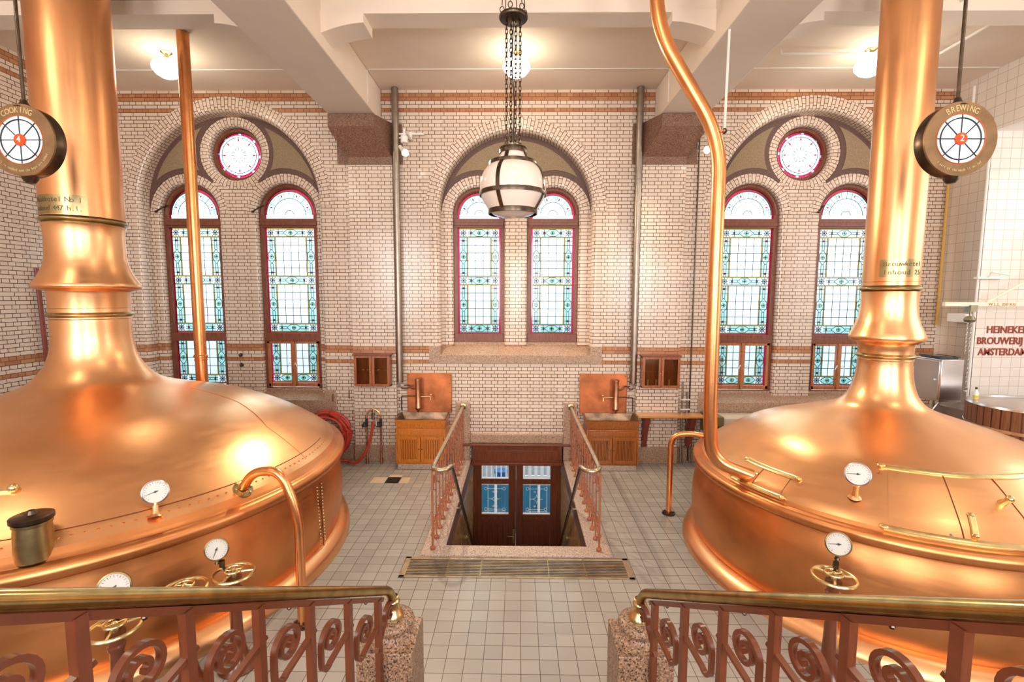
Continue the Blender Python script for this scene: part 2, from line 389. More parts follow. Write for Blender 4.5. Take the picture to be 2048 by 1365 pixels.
b = B(); holes = []
for d in BAYS: holes.append(hole(d['cx'], d['R'], d['zs'], d['z0'], BN, d['RO']-d['R']))
b.plate([(WX0, 0), (PX0, 0), (PX0, .31), (PX1, .31), (PX1, 0), (9.2, 0), (9.2, CZ), (WX0, CZ)], holes, lambda x, z: V((x, WY, z)), m=0)
for d in BAYS:
    cx, R, zs = d['cx'], d['R'], d['zs']
    opening(b, cx, R, zs, d['z0'], WY, BN, YB-WY, d['RO']-R, 0, 1)
    hs = [hole(cx+s*d['wx'], d['hw'], d['zw'], d['z0']+.02, .05, d['rg'], 32) for s in (-1, 1)]
    # keep the arch rings just inside the recess outline
    hs = [[(min(max(x, cx-R+.004), cx+R-.004), z) for x, z in h] for h in hs]
    if d['oc']: hs.append(arcp(cx, d['oc'][0], d['oc'][1], 0, 2*pi*47/48, 47))
    outer = [(cx+R, d['z0'])]+arcp(cx, zs, R, 0, pi, 48)+[(cx-R, d['z0'])]
    b.plate(outer, hs, lambda x, z: V((x, YB, z)), m=0)
    for s in (-1, 1): opening(b, cx+s*d['wx'], d['hw'], d['zw'], d['z0']+.02, YB, .05, YF-YB+.06, d['rg'], 0, 1)
    if d['oc']:
        z, ro, ri = d['oc']; n = 64; rows = []; uv = []
        pr = [(ro, 0)]+[(ri+.06*(1-sin(pi/2*i/5)), .06*(1-cos(pi/2*i/5))) for i in range(6)]+[(ri, .16)]
        for i in range(n+1):
            a = 2*pi*i/n; rows.append([V((cx+r*cos(a), YB+y, z+r*sin(a))) for r, y in pr]); uv.append([((ro-r)+y, .55*a) for r, y in pr])
        b.grid(rows, 1, uvs=uv)
b.bm.normal_update()
for f in b.bm.faces:
    if f.normal.y > .02: f.normal_flip()
wall_back = b.build('wall_back', [BRK, RING], recalc=False, **ST)

# tympanum stone
def cc(c0, r0, c1, r1):
    d = hypot(c1[0]-c0[0], c1[1]-c0[1]); a = (r0*r0-r1*r1+d*d)/(2*d); h = sqrt(max(0, r0*r0-a*a))
    mx_, mz = c0[0]+a*(c1[0]-c0[0])/d, c0[1]+a*(c1[1]-c0[1])/d
    return [(mx_+h*(c1[1]-c0[1])/d, mz-h*(c1[0]-c0[0])/d), (mx_-h*(c1[1]-c0[1])/d, mz+h*(c1[0]-c0[0])/d)]
def arcb(c, r, p, q, n=24, ccw=True):
    a0 = atan2(p[1]-c[1], p[0]-c[0]); a1 = atan2(q[1]-c[1], q[0]-c[0])
    if ccw and a1 < a0: a1 += 2*pi
    if not ccw and a1 > a0: a1 -= 2*pi
    return arcp(c[0], c[1], r, a0, a1, n)
for bi, d in enumerate(BAYS):
    b = B(); cx, R, zs = d['cx'], d['R'], d['zs']; C0 = (cx, zs); rr = d['hw']+d['rg']
    for lay, (off, y) in enumerate(((0, YB-.012), (.085, YB-.022))):
        Rb, rr_ = R-off, rr+off
        rc = [(cx+s*d['wx'], d['zw']) for s in (-1, 1)]
        if not d['oc']:
            if lay == 0:
                pl = arcp(cx, zs, Rb, rad(1), rad(179), 60)+arcp(rc[0][0], rc[0][1], rr_, rad(177), rad(5), 24)+arcp(rc[1][0], rc[1][1], rr_, rad(175), rad(3), 24)
                polys = [pl]
            else:
                i1 = max(cc(C0, Rb, rc[1], rr_), key=lambda p: p[0]); i0 = (2*cx-i1[0], i1[1]); mid = (cx, rc[0][1]+sqrt(rr_**2-d['wx']**2))
                pl = arcb(C0, Rb, i1, i0, 60)+arcb(rc[0], rr_, i0, mid, 20, False)[1:]+arcb(rc[1], rr_, mid, i1, 20, False)[1:-1]
                polys = [pl]
        else:
            oz, ro, _ = d['oc']; oc = (cx, oz); ro_ = ro+off; polys = []
            if lay == 0:
                # right half, then mirrored
                p_ring = (rc[1][0]+rr_*cos(rad(2)), rc[1][1]+rr_*sin(rad(2)))
                a_t = atan2(oz-rc[1][1], cx-rc[1][0]); t1 = (rc[1][0]+rr_*cos(a_t), rc[1][1]+rr_*sin(a_t)); t2 = (cx-ro_*cos(a_t), oz-ro_*sin(a_t))
                pl = arcp(cx, zs, Rb, rad(1), rad(84), 30)+arcb(oc, ro_, (cx+ro_*cos(rad(80)), oz+ro_*sin(rad(80))), t2, 24, False)+arcb(rc[1], rr_, t1, p_ring, 24, False)
            else:
                i1 = max(cc(C0, Rb, rc[1], rr_), key=lambda p: p[0]); i2 = max(cc(C0, Rb, oc, ro_), key=lambda p: p[1]) if False else max(cc(C0, Rb, oc, ro_), key=lambda p: p[0])
                i3 = max(cc(oc, ro_, rc[1], rr_), key=lambda p: p[0])
                pl = arcb(C0, Rb, i1, i2, 24)+arcb(oc, ro_, i2, i3, 24, False)[1:]+arcb(rc[1], rr_, i3, i1, 24, False)[1:-1]
            polys = [pl, [(2*cx-x, z) for x, z in pl][::-1]]
        for pl in polys:
            b.plate(pl, [], lambda x, z: V((x, y, z)), m=lay)
            n = len(pl)
            for i in range(n):
                p, q = pl[i], pl[(i+1) % n]; b.face([(p[0], y, p[1]), (q[0], y, q[1]), (q[0], YB+.001, q[1]), (p[0], YB+.001, p[1])], m=lay)
    b.build('trim_%d' % (bi+1), [BORD, KHAK], recalc=False, **ST)

# granite sills with sloping tops, one per bay
for bi, d in enumerate(BAYS):
    b = B(); cx, R, z0 = d['cx'], d['R'], d['z0']; W_ = R+BN
    zt, zl, sw = (2.045, z0-.145, .125) if bi == 1 else (1.245, z0-.25, .13)
    ys = WY-.012
    b.box(cx-W_-sw, cx+W_+sw, ys, WY+.05, zl, z0); b.box(cx-W_-sw, cx-W_+.002, ys, WY+.04, z0, zt); b.box(cx+W_-.002, cx+W_+sw, ys, WY+.04, z0, zt); b.box(cx-W_+.003, cx-R+.006, ys+.002, YB-.002, z0-.01, zt-.001); b.box(cx+R-.006, cx+W_-.003, ys+.002, YB-.002, z0-.01, zt-.001)
    zb = d['zb']-.07
    b.face([(cx-W_, ys, z0), (cx+W_, ys, z0), (cx+W_, YB, zb), (cx-W_, YB, zb)])
    for s in (-1, 1):
        x0, x1 = cx+s*d['wx']-d['hw'], cx+s*d['wx']+d['hw']
        b.face([(x0, YB, zb), (x1, YB, zb), (x1, YF, zb+.03), (x0, YF, zb+.03)]); b.box(x0, x1, YF-.03, YF+.03, zb-.1, d['zb'])
    b.build('trim_%d' % (bi+4), GRAN, **ST)

# side walls, alcove, rear wall
b = B(); b.face([(WX0, YR, 0), (WX0, WY, 0), (WX0, WY, CZ), (WX0, YR, CZ)], [(YR, 0), (WY, 0), (WY, CZ), (YR, CZ)]); b.build('wall_left', BRK, recalc=False, **ST)
b = B(); AY, AZ = 7.58, 5.42
b.face([(WX1, AY, 0), (WX1, WY, 0), (WX1, WY, CZ), (WX1, AY, CZ)], [(AY, 0), (WY, 0), (WY, CZ), (AY, CZ)])
b.face([(WX1, YR, AZ), (WX1, AY, AZ), (WX1, AY, CZ), (WX1, YR, CZ)], [(YR, AZ), (AY, AZ), (AY, CZ), (YR, CZ)])
b.face([(WX1, AY, 0), (9.2, AY, 0), (9.2, AY, AZ), (WX1, AY, AZ)], [(WX1, 0), (9.2, 0), (9.2, AZ), (WX1, AZ)])
b.face([(WX1, YR, AZ), (9.2, YR, AZ), (9.2, AY, AZ), (WX1, AY, AZ)], m=1)
b.face([(9.2, YR, 0), (9.2, AY, 0), (9.2, AY, AZ), (9.2, YR, AZ)], [(YR, 0), (AY, 0), (AY, AZ), (YR, AZ)])
b.build('wall_right', [WTILE, WHT], recalc=False, **ST)
b = B(); hs = [[(x-1.2, 2.0), (x+1.2, 2.0), (x+1.2, 5.4), (x-1.2, 5.4)] for x in (-4.9, 0, 4.9)]  # window openings invented to let the rear fill light in
b.plate([(WX0, 0), (9.2, 0), (9.2, CZ), (WX0, CZ)], hs, lambda x, z: V((x, YR, z))); b.build('wall_rear', BRKP, recalc=False, **ST)

# beams
BXL, BXR, BZ = (-3.05, -2.31), (2.25, 2.975), 5.80
ti = 7
for x0, x1 in (BXL, BXR):
    b = B(); b.box(x0, x1, YR+.01, WY-.01, BZ, CZ-.005); b.build('trim_%d' % ti, PLAST, bevel=.012, **ST); ti += 1
CBY0, CBY1, CBZ = 5.85, 6.16, 6.17
def crossbeam(x0, x1, hl, hr):
    global ti
    b = B(); N = 8; s = .50
    b.box(x0, x1, CBY0, CBY1, CBZ, CZ-.004)
    for side, on in ((0, hl), (1, hr)):
        if not on: continue
        pr = []
        for i in range(N+1):
            t = i/N; u = t*s; pr.append((u, CBZ-.11-.11*(1-t)**1.7))
        X = (lambda u: x0+u) if side == 0 else (lambda u: x1-u)
        poly = [(X(0), CBZ+.02)]+[(X(u), z) for u, z in pr]+[(X(s), CBZ+.02)]
        for y in (CBY0-.02, CBY1+.02): b.plate(poly, [], lambda x, z, y=y: V((x, y, z)))
        for i in range(len(poly)-1):
            p, q = poly[i], poly[i+1]; b.face([(p[0], CBY0-.02, p[1]), (q[0], CBY0-.02, q[1]), (q[0], CBY1+.02, q[1]), (p[0], CBY1+.02, p[1])])
    b.build('trim_%d' % ti, PLAST, **ST); ti += 1
crossbeam(WX0, BXL[0], False, True); crossbeam(BXL[1], BXR[0], True, True); crossbeam(BXR[1], WX1, True, False)
# thin moulding under the ceiling
for x0, x1 in ((WX0+.02, BXL[0]-.02), (BXL[1]+.02, BXR[0]-.02), (BXR[1]+.02, WX1-.02)):
    b = B(); b.box(x0, x1, 7.55, 7.566, CZ-.012, CZ-.001)
    if x0 > -3 and x0 < 0: b.box(x0-.018, x0-.006, 7.55, 7.562, 5.84, CZ-.01); b.box(x1+.006, x1+.018, 7.55, 7.562, 5.84, CZ-.01)
    b.build('trim_%d' % ti, WHT, **ST); ti += 1

# pilasters and granite corbels
for sg, (bx0, bx1), px0, px1, wx0, wx1 in ((-1, BXL, -2.86, -2.12, -3.07, -1.96), (1, BXR, 2.04, 2.77, 1.89, 2.975)):
    b = B(); PY = 8.20
    b.face([(px0, PY, .30), (px1, PY, .30), (px1, PY, 5.1), (px0, PY, 5.1)])
    for x, f in ((px0, 1), (px1, -1)):
        b.face([(x, WY, .30), (x, PY, .30), (x, PY, 5.1), (x, WY, 5.1)], [(0, .3), (.1, .3), (.1, 5.1), (0, 5.1)])
    b.build('trim_%d' % ti, BRK, **ST); ti += 1
    b = B(); b.box(px0-.015, px1+.015, PY-.015, WY, 0, .30); b.build('trim_%d' % ti, GRAN, bevel=.006, **ST); ti += 1
    b = B(); b.box(wx0, wx1, WY-.015, WY+.02, 5.12, 5.78)
    b.box(px0, px1, PY-.004, WY, 5.09, 5.22)
    Y0, Y1 = 7.86, PY-.004; a0, a1 = bx0-.0, bx1+.0
    sec = [(Y0, 5.79), (Y0, 5.60), (Y0+.05, 5.54), (Y1, 5.22), (WY, 5.22), (WY, 5.79)]
    xs = lambda y: (bx0+(px0-bx0)*max(0, min(1, (y-Y0-.03)/(Y1-Y0-.03))), bx1+(px1-bx1)*max(0, min(1, (y-Y0-.03)/(Y1-Y0-.03))))
    L_ = [V((xs(y)[0] if y < WY else px0, y, z)) for y, z in sec]; R_ = [V((xs(y)[1] if y < WY else px1, y, z)) for y, z in sec]
    for i in range(len(sec)):
        j = (i+1) % len(sec); b.face([L_[i], L_[j], R_[j], R_[i]])
    b.face(L_); b.face(R_[::-1]); b.build('trim_%d' % ti, GRAND, **ST); ti += 1
# granite plinth along the wall
for x0, x1 in ((WX0, -2.88), (-2.10, -1.10), (1.03, 2.02), (2.79, 6.9)):
    b = B(); b.box(x0, x1, WY-.03, WY+.01, 0, .26); b.build('baseboard_back', GRAN, bevel=.005, **ST)

# stairwell: granite posts, lintel, curb, pit walls, steps
for x0, x1 in ((-1.10, PX0-.02), (PX1, 1.04)):
    b = B(); b.box(x0, x1, WY-.05, WY+.05, -.01, 1.05); b.build('trim_%d' % ti, GRAN, bevel=.008, **ST); ti += 1
b = B(); b.box(PX0-.02, PX1, WY-.03, WY+.35, .315, .49); b.build('trim_%d' % ti, GRAN, bevel=.02, **ST); ti += 1
b = B()
b.box(-1.085, PX0, 5.30, WY-.05, -.02, .03); b.box(PX1, 1.05, 5.30, WY-.05, -.02, .03); b.box(-1.085, 1.05, 5.095, 5.30, -.02, .03)
b.build('trim_%d' % ti, GRANP, bevel=.006, **ST); ti += 1
DY, PZ = 8.72, -2.75
b = B()
for x in (PX0, PX1):
    b.face([(x, PY0-.02, PZ), (x, DY+.1, PZ), (x, DY+.1, -.22), (x, PY0-.02, -.22)], [(PY0, PZ), (DY, PZ), (DY, -.22), (PY0, -.22)], m=0)
    b.face([(x, PY0-.02, -.22), (x, DY+.1, -.22), (x, DY+.1, -.0), (x, PY0-.02, -.0)], m=1)
    b.face([(x, WY, 0), (x, DY+.1, 0), (x, DY+.1, .32), (x, WY, .32)], m=1)
b.face([(PX0, PY0-.02, PZ), (PX1, PY0-.02, PZ), (PX1, PY0-.02, -.02), (PX0, PY0-.02, -.02)], m=0)
b.face([(PX0, WY, .315), (PX1, WY, .315), (PX1, DY+.1, .315), (PX0, DY+.1, .315)], m=2)
b.face([(PX0, PY0, PZ), (PX1, PY0, PZ), (PX1, DY+.1, PZ), (PX0, DY+.1, PZ)], m=2)
b.build('wall_stairwell', [OCHRE, BORD, GRAN], **ST)
b = B()
for i in range(13):
    z = -.19*(i+1); y = PY0+.0+.225*i
    if z < PZ+.05: break
    b.box(PX0+.005, PX1-.005, y, y+.26, z-.19, z)
b.build('stair_flight', GRANP, **ST)
tag(bpy.data.objects['stair_flight'], kind='structure')
# landing and stairs the camera stands on, between the two foreground railings
b = B(); b.box(WX0+.02, 9.1, YR+.02, -.25, 0, 1.25); b.box(-1.6, 1.55, -.26, .55, 0, 1.25)  # landing widened to full width in dark stone to darken the kettles' reflections
for i in range(6): b.box(-.75, .72, .55+.33*i, .55+.33*(i+1)+.01, 0, 1.25-.18*(i+1))
b.build('floor_landing', GRAND, **ST)

# outside: ground, hoarding and fence seen through the glazed door
b = B(); b.face([(-6, DY+.3, -2.75), (6, DY+.3, -2.75), (6, 16, -2.75), (-6, 16, -2.75)]); b.build('floor_street', mat('street_paving', (.32, .32, .33), .8, 0, .15, 4), recalc=False, **ST)
b = B()
for i in range(22): b.box(-3.1+i*.2, -2.915+i*.2, 11.0, 11.05, -2.75, -1.42)
for x in (-.52, .50): b.box(x-.03, x+.03, 10.93, 10.97, -2.75, -1.42, 1)
b.build('hoarding', [mat('teal_board', (.01, .16, .26), .5, 0, .15, 3), WHT], label='teal board hoarding outside the glazed doors', cat='hoarding')
b = B()
for i in range(6): b.box(.1+i*.14, .17+i*.14, 10.6, 10.64, -1.24, -.4)
b.box(.05, .95, 10.64, 10.66, -1.24, -1.17); b.box(.05, .95, 10.64, 10.66, -.55, -.48); b.box(.04, .06, 10.64, 10.68, -2.75, -.5); b.box(.95, .97, 10.64, 10.68, -2.75, -.5)
b.build('picket_fence', WHT, label='white picket fence seen through the upper pane of the door leaf with no handle', cat='fence')
b = B()
for i in range(14): b.box(-1.6+i*.11, -1.57+i*.11, 10.5, 10.52, -1.2, -.58)
b.box(-1.6, -.05, 10.5, 10.53, -.60, -.55); b.box(-1.6, -.05, 10.5, 10.53, -1.22, -1.17); b.box(-1.6, -1.56, 10.5, 10.53, -2.75, -.6); b.box(-.09, -.05, 10.5, 10.53, -2.75, -.6)
b.build('balustrade', WHT, label='low white balustrade seen through the upper pane of the door leaf with the handle', cat='fence')
b = B(); b.lathe([(.001, -2.75), (.11, -2.75), (.15, -1.62), (.175, -1.62), (.175, -1.55), (.001, -1.50)], (-.44, 12.0, 0), 20); b.build('litter_bin', mat('blue_plastic', (.02, .10, .32), .4), label='blue bin standing outside the glazed doors', cat='bin', sharp=50)

b = B(); b.box(-6, 6, 14.0, 14.2, -2.75, 1.2); b.build('street_wall', mat('grey_street_stone', (.42, .42, .40), .8, 0, .2, 5), label='grey stone wall across the street beyond the glazed doors', cat='wall')
# ------------------------------------------------------------------ stained glass windows
def pane_objs(parent, name='pane'):
    return B(), B()
LT = .0046
def lead_line(b, x0, z0, x1, z1, w=LT, y=0):
    d = V((x1-x0, 0, z1-z0)); L = d.length
    if L < 1e-6: return
    n = V((-d.z, 0, d.x))/L*w
    P = [V((x0, y, z0))+n, V((x1, y, z1))+n, V((x1, y, z1))-n, V((x0, y, z0))-n]
    F = [p+V((0, -.004, 0)) for p in P]; b.face(F)
    b.face([P[0], F[0], F[1], P[1]][::-1]); b.face([P[3], P[2], F[2], F[3]][::-1])
def lead_arc(b, cx, cz, r, a0, a1, n=20, w=LT):
    p = arcp(cx, cz, r, a0, a1, n)
    for i in range(n): lead_line(b, *p[i], *p[i+1], w)
def q(b, x0, x1, z0, z1, m, y=.0): b.face([(x0, y, z0), (x1, y, z0), (x1, y, z1), (x0, y, z1)], m=m)
def loz(b, cx, cz, a, c, m, y=-.002): b.face([(cx-a, y, cz), (cx, y, cz-c), (cx+a, y, cz), (cx, y, cz+c)], m=m)
def strip(g, l, c, half, w, vert, mid=True):
    """ornament strip centred at c, half length, half width w"""
    def P(u, v): return (c[0]+v, c[1]+u) if vert else (c[0]+u, c[1]+v)
    x0, z0 = P(-half, -w); x1, z1 = P(half, w); q(g, min(x0, x1), max(x0, x1), min(z0, z1), max(z0, z1), 1)
    for v in (-.02, .02): lead_line(l, *P(-half, v), *P(-.12 if mid else half, v)); mid and lead_line(l, *P(.12, v), *P(half, v))
    if mid:
        pts = [P(-.13, 0), P(-.05, w*.9), P(.05, w*.9), P(.13, 0), P(.05, -w*.9), P(-.05, -w*.9)]
        for i in range(6): lead_line(l, *pts[i], *pts[(i+1) % 6])
        lead_arc(l, *P(0, 0), w*.5, 0, 2*pi, 12)
        a, b_ = (.042, .014)
        g.face([(p[0], -.002, p[1]) for p in (P(-a, 0), P(0, b_), P(a, 0), P(0, -b_))], m=4)
        g.face([(p[0], -.0025, p[1]) for p in (P(0, -a), P(b_, 0), P(0, a), P(-b_, 0))], m=4)
    if half > .16:
        for s in (-1, 1):
            u = s*(half-.055 if half > .2 else half-.04)
            loz(g, *P(u, 0), (.040 if vert else .022), (.022 if vert else .040), 2, -.003)
            lead_line(l, *P(u, -w), *P(u, w))
def corner(g, l, cx, cz, w):
    q(g, cx-w, cx+w, cz-w, cz+w, 5)
    for k in range(4):
        a = k*pi/4+.0; s = w*(1 if k % 2 == 0 else 1.25); lead_line(l, cx-s*cos(a), cz-s*sin(a), cx+s*cos(a), cz+s*sin(a))
    lead_arc(l, cx, cz, w*.6, 0, 2*pi, 10)
def main_panel(g, l, x0, x1, z0, z1, top=True, midf=.495, left=True, right=True, redl=True, redr=True):
    r = .028; q(g, x0, x1, z0, z0+r, 2)
    if redl: q(g, x0, x0+r, z0+r, z1, 2); x0i = x0+r
    else: x0i = x0
    if redr: q(g, x1-r, x1, z0+r, z1, 2); x1i = x1-r
    else: x1i = x1
    z0i = z0+r; w = .066; t = .016; a0, a1 = x0i, x1i; cl = x0i; cr = x1i
    ztop = z1
    def hstrip(zc):
        L_ = (x0i+2*w+t) if left else x0i; R_ = (x1i-2*w-t) if right else x1i
        strip(g, l, ((L_+R_)/2, zc), (R_-L_)/2, w, False, (R_-L_) > .3 or True)
        for zz in (zc-w-t, zc+w): q(g, x0i, x1i, zz, zz+t, 3); lead_line(l, x0i, zz, x1i, zz); lead_line(l, x0i, zz+t, x1i, zz+t)
        if left: corner(g, l, x0i+w, zc, w)
        if right: corner(g, l, x1i-w, zc, w)
    rows = [z0i+w]
    if top: rows += [z0i+(z1-z0i)*midf, z1-w-t]
    for zc in rows: hstrip(zc)
    edges = rows+([] if top else [z1+w])
    for a, c in zip(edges[:-1], edges[1:]):
        lo, hi = a+w+t, min(c-w-t, z1) if c < z1 else z1
        for on, xc, xin in ((left, x0i+w, x0i+2*w), (right, x1i-w, x1i-2*w-t)):
            if not on: continue
            strip(g, l, (xc, (lo+hi)/2), (hi-lo)/2, w, True)
            q(g, xin, xin+t, lo, hi, 3); lead_line(l, xin, lo, xin, hi); lead_line(l, xin+t, lo, xin+t, hi)
        L_ = (x0i+2*w+t) if left else x0i; R_ = (x1i-2*w-t) if right else x1i
        q(g, L_, R_, lo, hi, 0)
        nc = max(2, round((R_-L_)/.125)); nr = max(3, round((hi-lo)/.14))
        for i in range(1, nc): x = L_+(R_-L_)*i/nc; lead_line(l, x, lo, x, hi, .0048)
        for i in range(1, nr): z = lo+(hi-lo)*i/nr; lead_line(l, x0i, z, x1i, z, .0052)
def lunette(g, l, cx, cz, r, zb):
    n = 40
    for (ra, rb, m) in ((r-.028, r, 2), (r-.04, r-.028, 3), (r-.16, r-.04, 1), (0.0, r-.16, 0)):
        A_, C_ = arcp(cx, cz, ra, 0, pi, n), arcp(cx, cz, rb, 0, pi, n)
        for i in range(n): g.face([(A_[i][0], 0, A_[i][1]), (C_[i][0], 0, C_[i][1]), (C_[i+1][0], 0, C_[i+1][1]), (A_[i+1][0], 0, A_[i+1][1])] if ra > 0 else [(cx, 0, cz), (C_[i][0], 0, C_[i][1]), (C_[i+1][0], 0, C_[i+1][1])], m=(5 if m == 1 and (i//4) % 2 else m))
        if ra > 0: lead_arc(l, cx, cz, ra, 0, pi, 30)
    for a, c, m in ((cx-r, cx-r+.028, 2), (cx-r+.028, cx+r-.028, 5), (cx+r-.028, cx+r, 2)): q(g, a, c, zb, cz, m)
    lead_arc(l, cx, cz, (r-.16)*.75, 0, pi, 20, .002); lead_arc(l, cx, cz, .08, 0, pi, 12)
    lead_arc(l, cx, cz, r-.075, 0, pi, 30, .002)
    for k in range(1, 16):
        a = pi*k/16; lead_line(l, cx+.08*cos(a), cz+.08*sin(a), cx+(r-.16)*cos(a), cz+(r-.16)*sin(a), .0022)
    for k in range(1, 12):
        a = pi*k/12; lead_line(l, cx+(r-.16)*cos(a), cz+(r-.16)*sin(a), cx+(r-.04)*cos(a), cz+(r-.04)*sin(a), .0026)
    for k in (1, 3, 5, 7):
        a = pi*(k+.0)/8; px, pz = cx+(r-.1)*cos(a), cz+(r-.1)*sin(a); ca, sa = cos(a), sin(a)
        g.face([(px+ca*.03, -.003, pz+sa*.03), (px-sa*.016, -.003, pz+ca*.016), (px-ca*.03, -.003, pz-sa*.03), (px+sa*.016, -.003, pz-ca*.016)], m=2)
def addpane(t, g, l, xform, par=None):
    for bb in (g, l):
        for v in bb.bm.verts: v.co += V(xform)
    p = g.build('pane', GM, par or t, recalc=False, merge=False); l.build('leading', LEADM, p, recalc=False); return p
def frame_win(n, x, hw, zw, zb, casement):
    """arched window; absolute heights, thing at (x, YF, 0)"""
    t = thing('window_%d' % n, None, None, (x, YF, 0), kind='structure'); fw = .075; y0, y1 = YF-.02, YF+.07
    b = B(); r = hw
    n_ = 32; rows = []
    for i in range(n_+1):
        a = pi*i/n_; rows.append([V((x+rr_*cos(a), y, zw+rr_*sin(a))) for rr_, y in ((r, y0), (r-.045, y0), (r-fw, y0+.03), (r-fw, y1), (r, y1))])
    b.grid(rows, 0, True)
    zg0, zg1 = (1.285, 2.045) if casement else (None, None)
    zt = 2.235
    b.box(x-r, x-r+fw+.003, y0, y1, zb, zw); b.box(x+r-fw-.003, x+r, y0, y1, zb, zw)
    b.box(x-r+.01, x+r-.01, y0-.012, y1, 4.12, 4.28)
    b.box(x-r+.02, x+r-.02, y0-.03, y1-.02, 4.155, 4.215)
    if casement: b.box(x-r+.01, x+r-.01, y0-.025, y1, 2.085, zt)
    else: b.box(x-r+.01, x+r-.01, y0-.01, y1, zb, zt)
    if casement: b.box(x-r+.01, x+r-.01, y0, y1, zb, zg0-.05)
    b.build('window_frame', FRAME, t, bevel=.006)
    g, l = B(), B(); main_panel(g, l, -(r-fw), r-fw, zt, 4.12, midf=.50); addpane(t, g, l, (x, YF+.03, 0))
    g, l = B(), B(); lunette(g, l, 0, zw, r-fw, 4.28); addpane(t, g, l, (x, YF+.03, 0))
    if casement:
        b = B(); b.tube([(x-r-.05, YF-.14, zw+.03), (x-r+.02, YF-.09, zw+.10), (x-r+.10, YF-.03, zw+.16)], .012, 8); b.sphere((x-r-.05, YF-.14, zw+.03), .022, 8); b.build('stay', BRZ, t)
    if casement == 2:
        for s in (-1, 1):
            xa, xb = (x-r+.055, x-.002) if s < 0 else (x+.002, x+r-.055)
            b = B(); f = .062; za, zc = zb+.03, 2.085; ya, yb = y0-.02, y0+.035
            for a_, c_, e_, g_ in ((xa, xa+f*.7, za, zc), (xb-f*.7, xb, za, zc)) if s < 0 else ((xa, xa+f*.7, za, zc), (xb-f*.7, xb, za, zc)):
                b.box(a_, c_, ya, yb, e_, g_)
            b.box(xa, xb, ya, yb, za, za+f); b.box(xa, xb, ya, yb, zc-f*.7, zc)
            cs = b.build('casement', CASE, t, bevel=.005)
            g, l = B(), B(); main_panel(g, l, xa-x+f*.6, xb-x-f*.6, za+f, zc-f*.6, top=False, left=s < 0, right=s > 0, redl=s < 0, redr=s > 0); addpane(t, g, l, (x, YF+.02, 0), cs)
            b = B(); hx = x+s*.03; b.tube([(hx, ya-.02, 1.66), (hx+s*.02, ya-.045, 1.70), (hx+s*.055, ya-.045, 1.62)], .007, 8); b.build('handle', WHT, cs)
        b = B(); b.box(x-.03, x+.03, y0-.035, y0-.015, zb+.03, 2.085); b.build('mullion', CASE, t, bevel=.004)
    elif casement == 1:
        g, l = B(), B(); main_panel(g, l, -(r-fw), r-fw, zg0, zg1+.04, top=False); addpane(t, g, l, (x, YF+.03, 0))
    return t
wn = 1
wl = frame_win(1, BAYS[0]['cx']-.86, .525, 4.35, 1.22, 1)
w2 = frame_win(2, BAYS[0]['cx']+.86, .525, 4.35, 1.22, 2)
w3 = frame_win(3, BAYS[1]['cx']-.655, .455, 4.355, 2.085, 0)
w4 = dup(w3, (BAYS[1]['cx']+.655, YF, 0)); w4.name = 'window_4'
w5 = dup(w2, (BAYS[2]['cx']-.86, YF, 0)); w5.name = 'window_5'
w6 = dup(w2, (BAYS[2]['cx']+.86, YF, 0)); w6.name = 'window_6'
def oculus(n, cx):
    z, ro, ri = BAYS[0]['oc']; y = YB+.14
    t = thing('window_%d' % n, None, None, (cx, y, z), kind='structure'); A = M4.Rotation(pi/2, 4, 'X')
    b = B(); b.lathe([(ri+.0, 0), (ri-.012, .03), (ri-.055, .03), (ri-.075, .0), (ri-.075, -.03), (ri+.0, -.03)], (cx, y, z), 64, 0, A); b.build('window_frame', FRAME, t)
    g, l = B(), B(); R = ri-.075; n_ = 48
    for ra, rb, m in ((R-.03, R, 2), (R-.075, R-.03, 5), (0, R-.075, 0)):
        A_, C_ = arcp(0, 0, ra, 0, 2*pi, n_), arcp(0, 0, rb, 0, 2*pi, n_)
        for i in range(n_):
            mm = 5 if (m == 2 and i % 6 == 5) else m
            g.face([(A_[i][0], 0, A_[i][1]), (C_[i][0], 0, C_[i][1]), (C_[i+1][0], 0, C_[i+1][1]), (A_[i+1][0], 0, A_[i+1][1])] if ra > 0 else [(0, 0, 0), (C_[i][0], 0, C_[i][1]), (C_[i+1][0], 0, C_[i+1][1])], m=mm)
        if ra > 0: lead_arc(l, 0, 0, ra, 0, 2*pi, 48)
    for r_ in (.05, .09, .13, .21): lead_arc(l, 0, 0, r_, 0, 2*pi, 32, .0022)
    for k in range(24): a = 2*pi*k/24; lead_line(l, .05*cos(a) if k % 2 == 0 else .13*cos(a), .05*sin(a) if k % 2 == 0 else .13*sin(a), R*cos(a), R*sin(a), .0022)
    for k in range(8):
        a = 2*pi*k/8; px, pz = .265*cos(a), .265*sin(a); ca, sa = cos(a), sin(a)
        g.face([(px+ca*.04, -.003, pz+sa*.04), (px-sa*.016, -.003, pz+ca*.016), (px-ca*.04, -.003, pz-sa*.04), (px+sa*.016, -.003, pz-ca*.016)], m=2)
        a += pi/16
    for k in range(12):
        a = 2*pi*k/12; loz(g, .11*cos(a), .11*sin(a), .012, .012, 4)
    addpane(t, g, l, (cx, y, z)); return t
oculus(7, BAYS[0]['cx']); oculus(8, BAYS[2]['cx'])

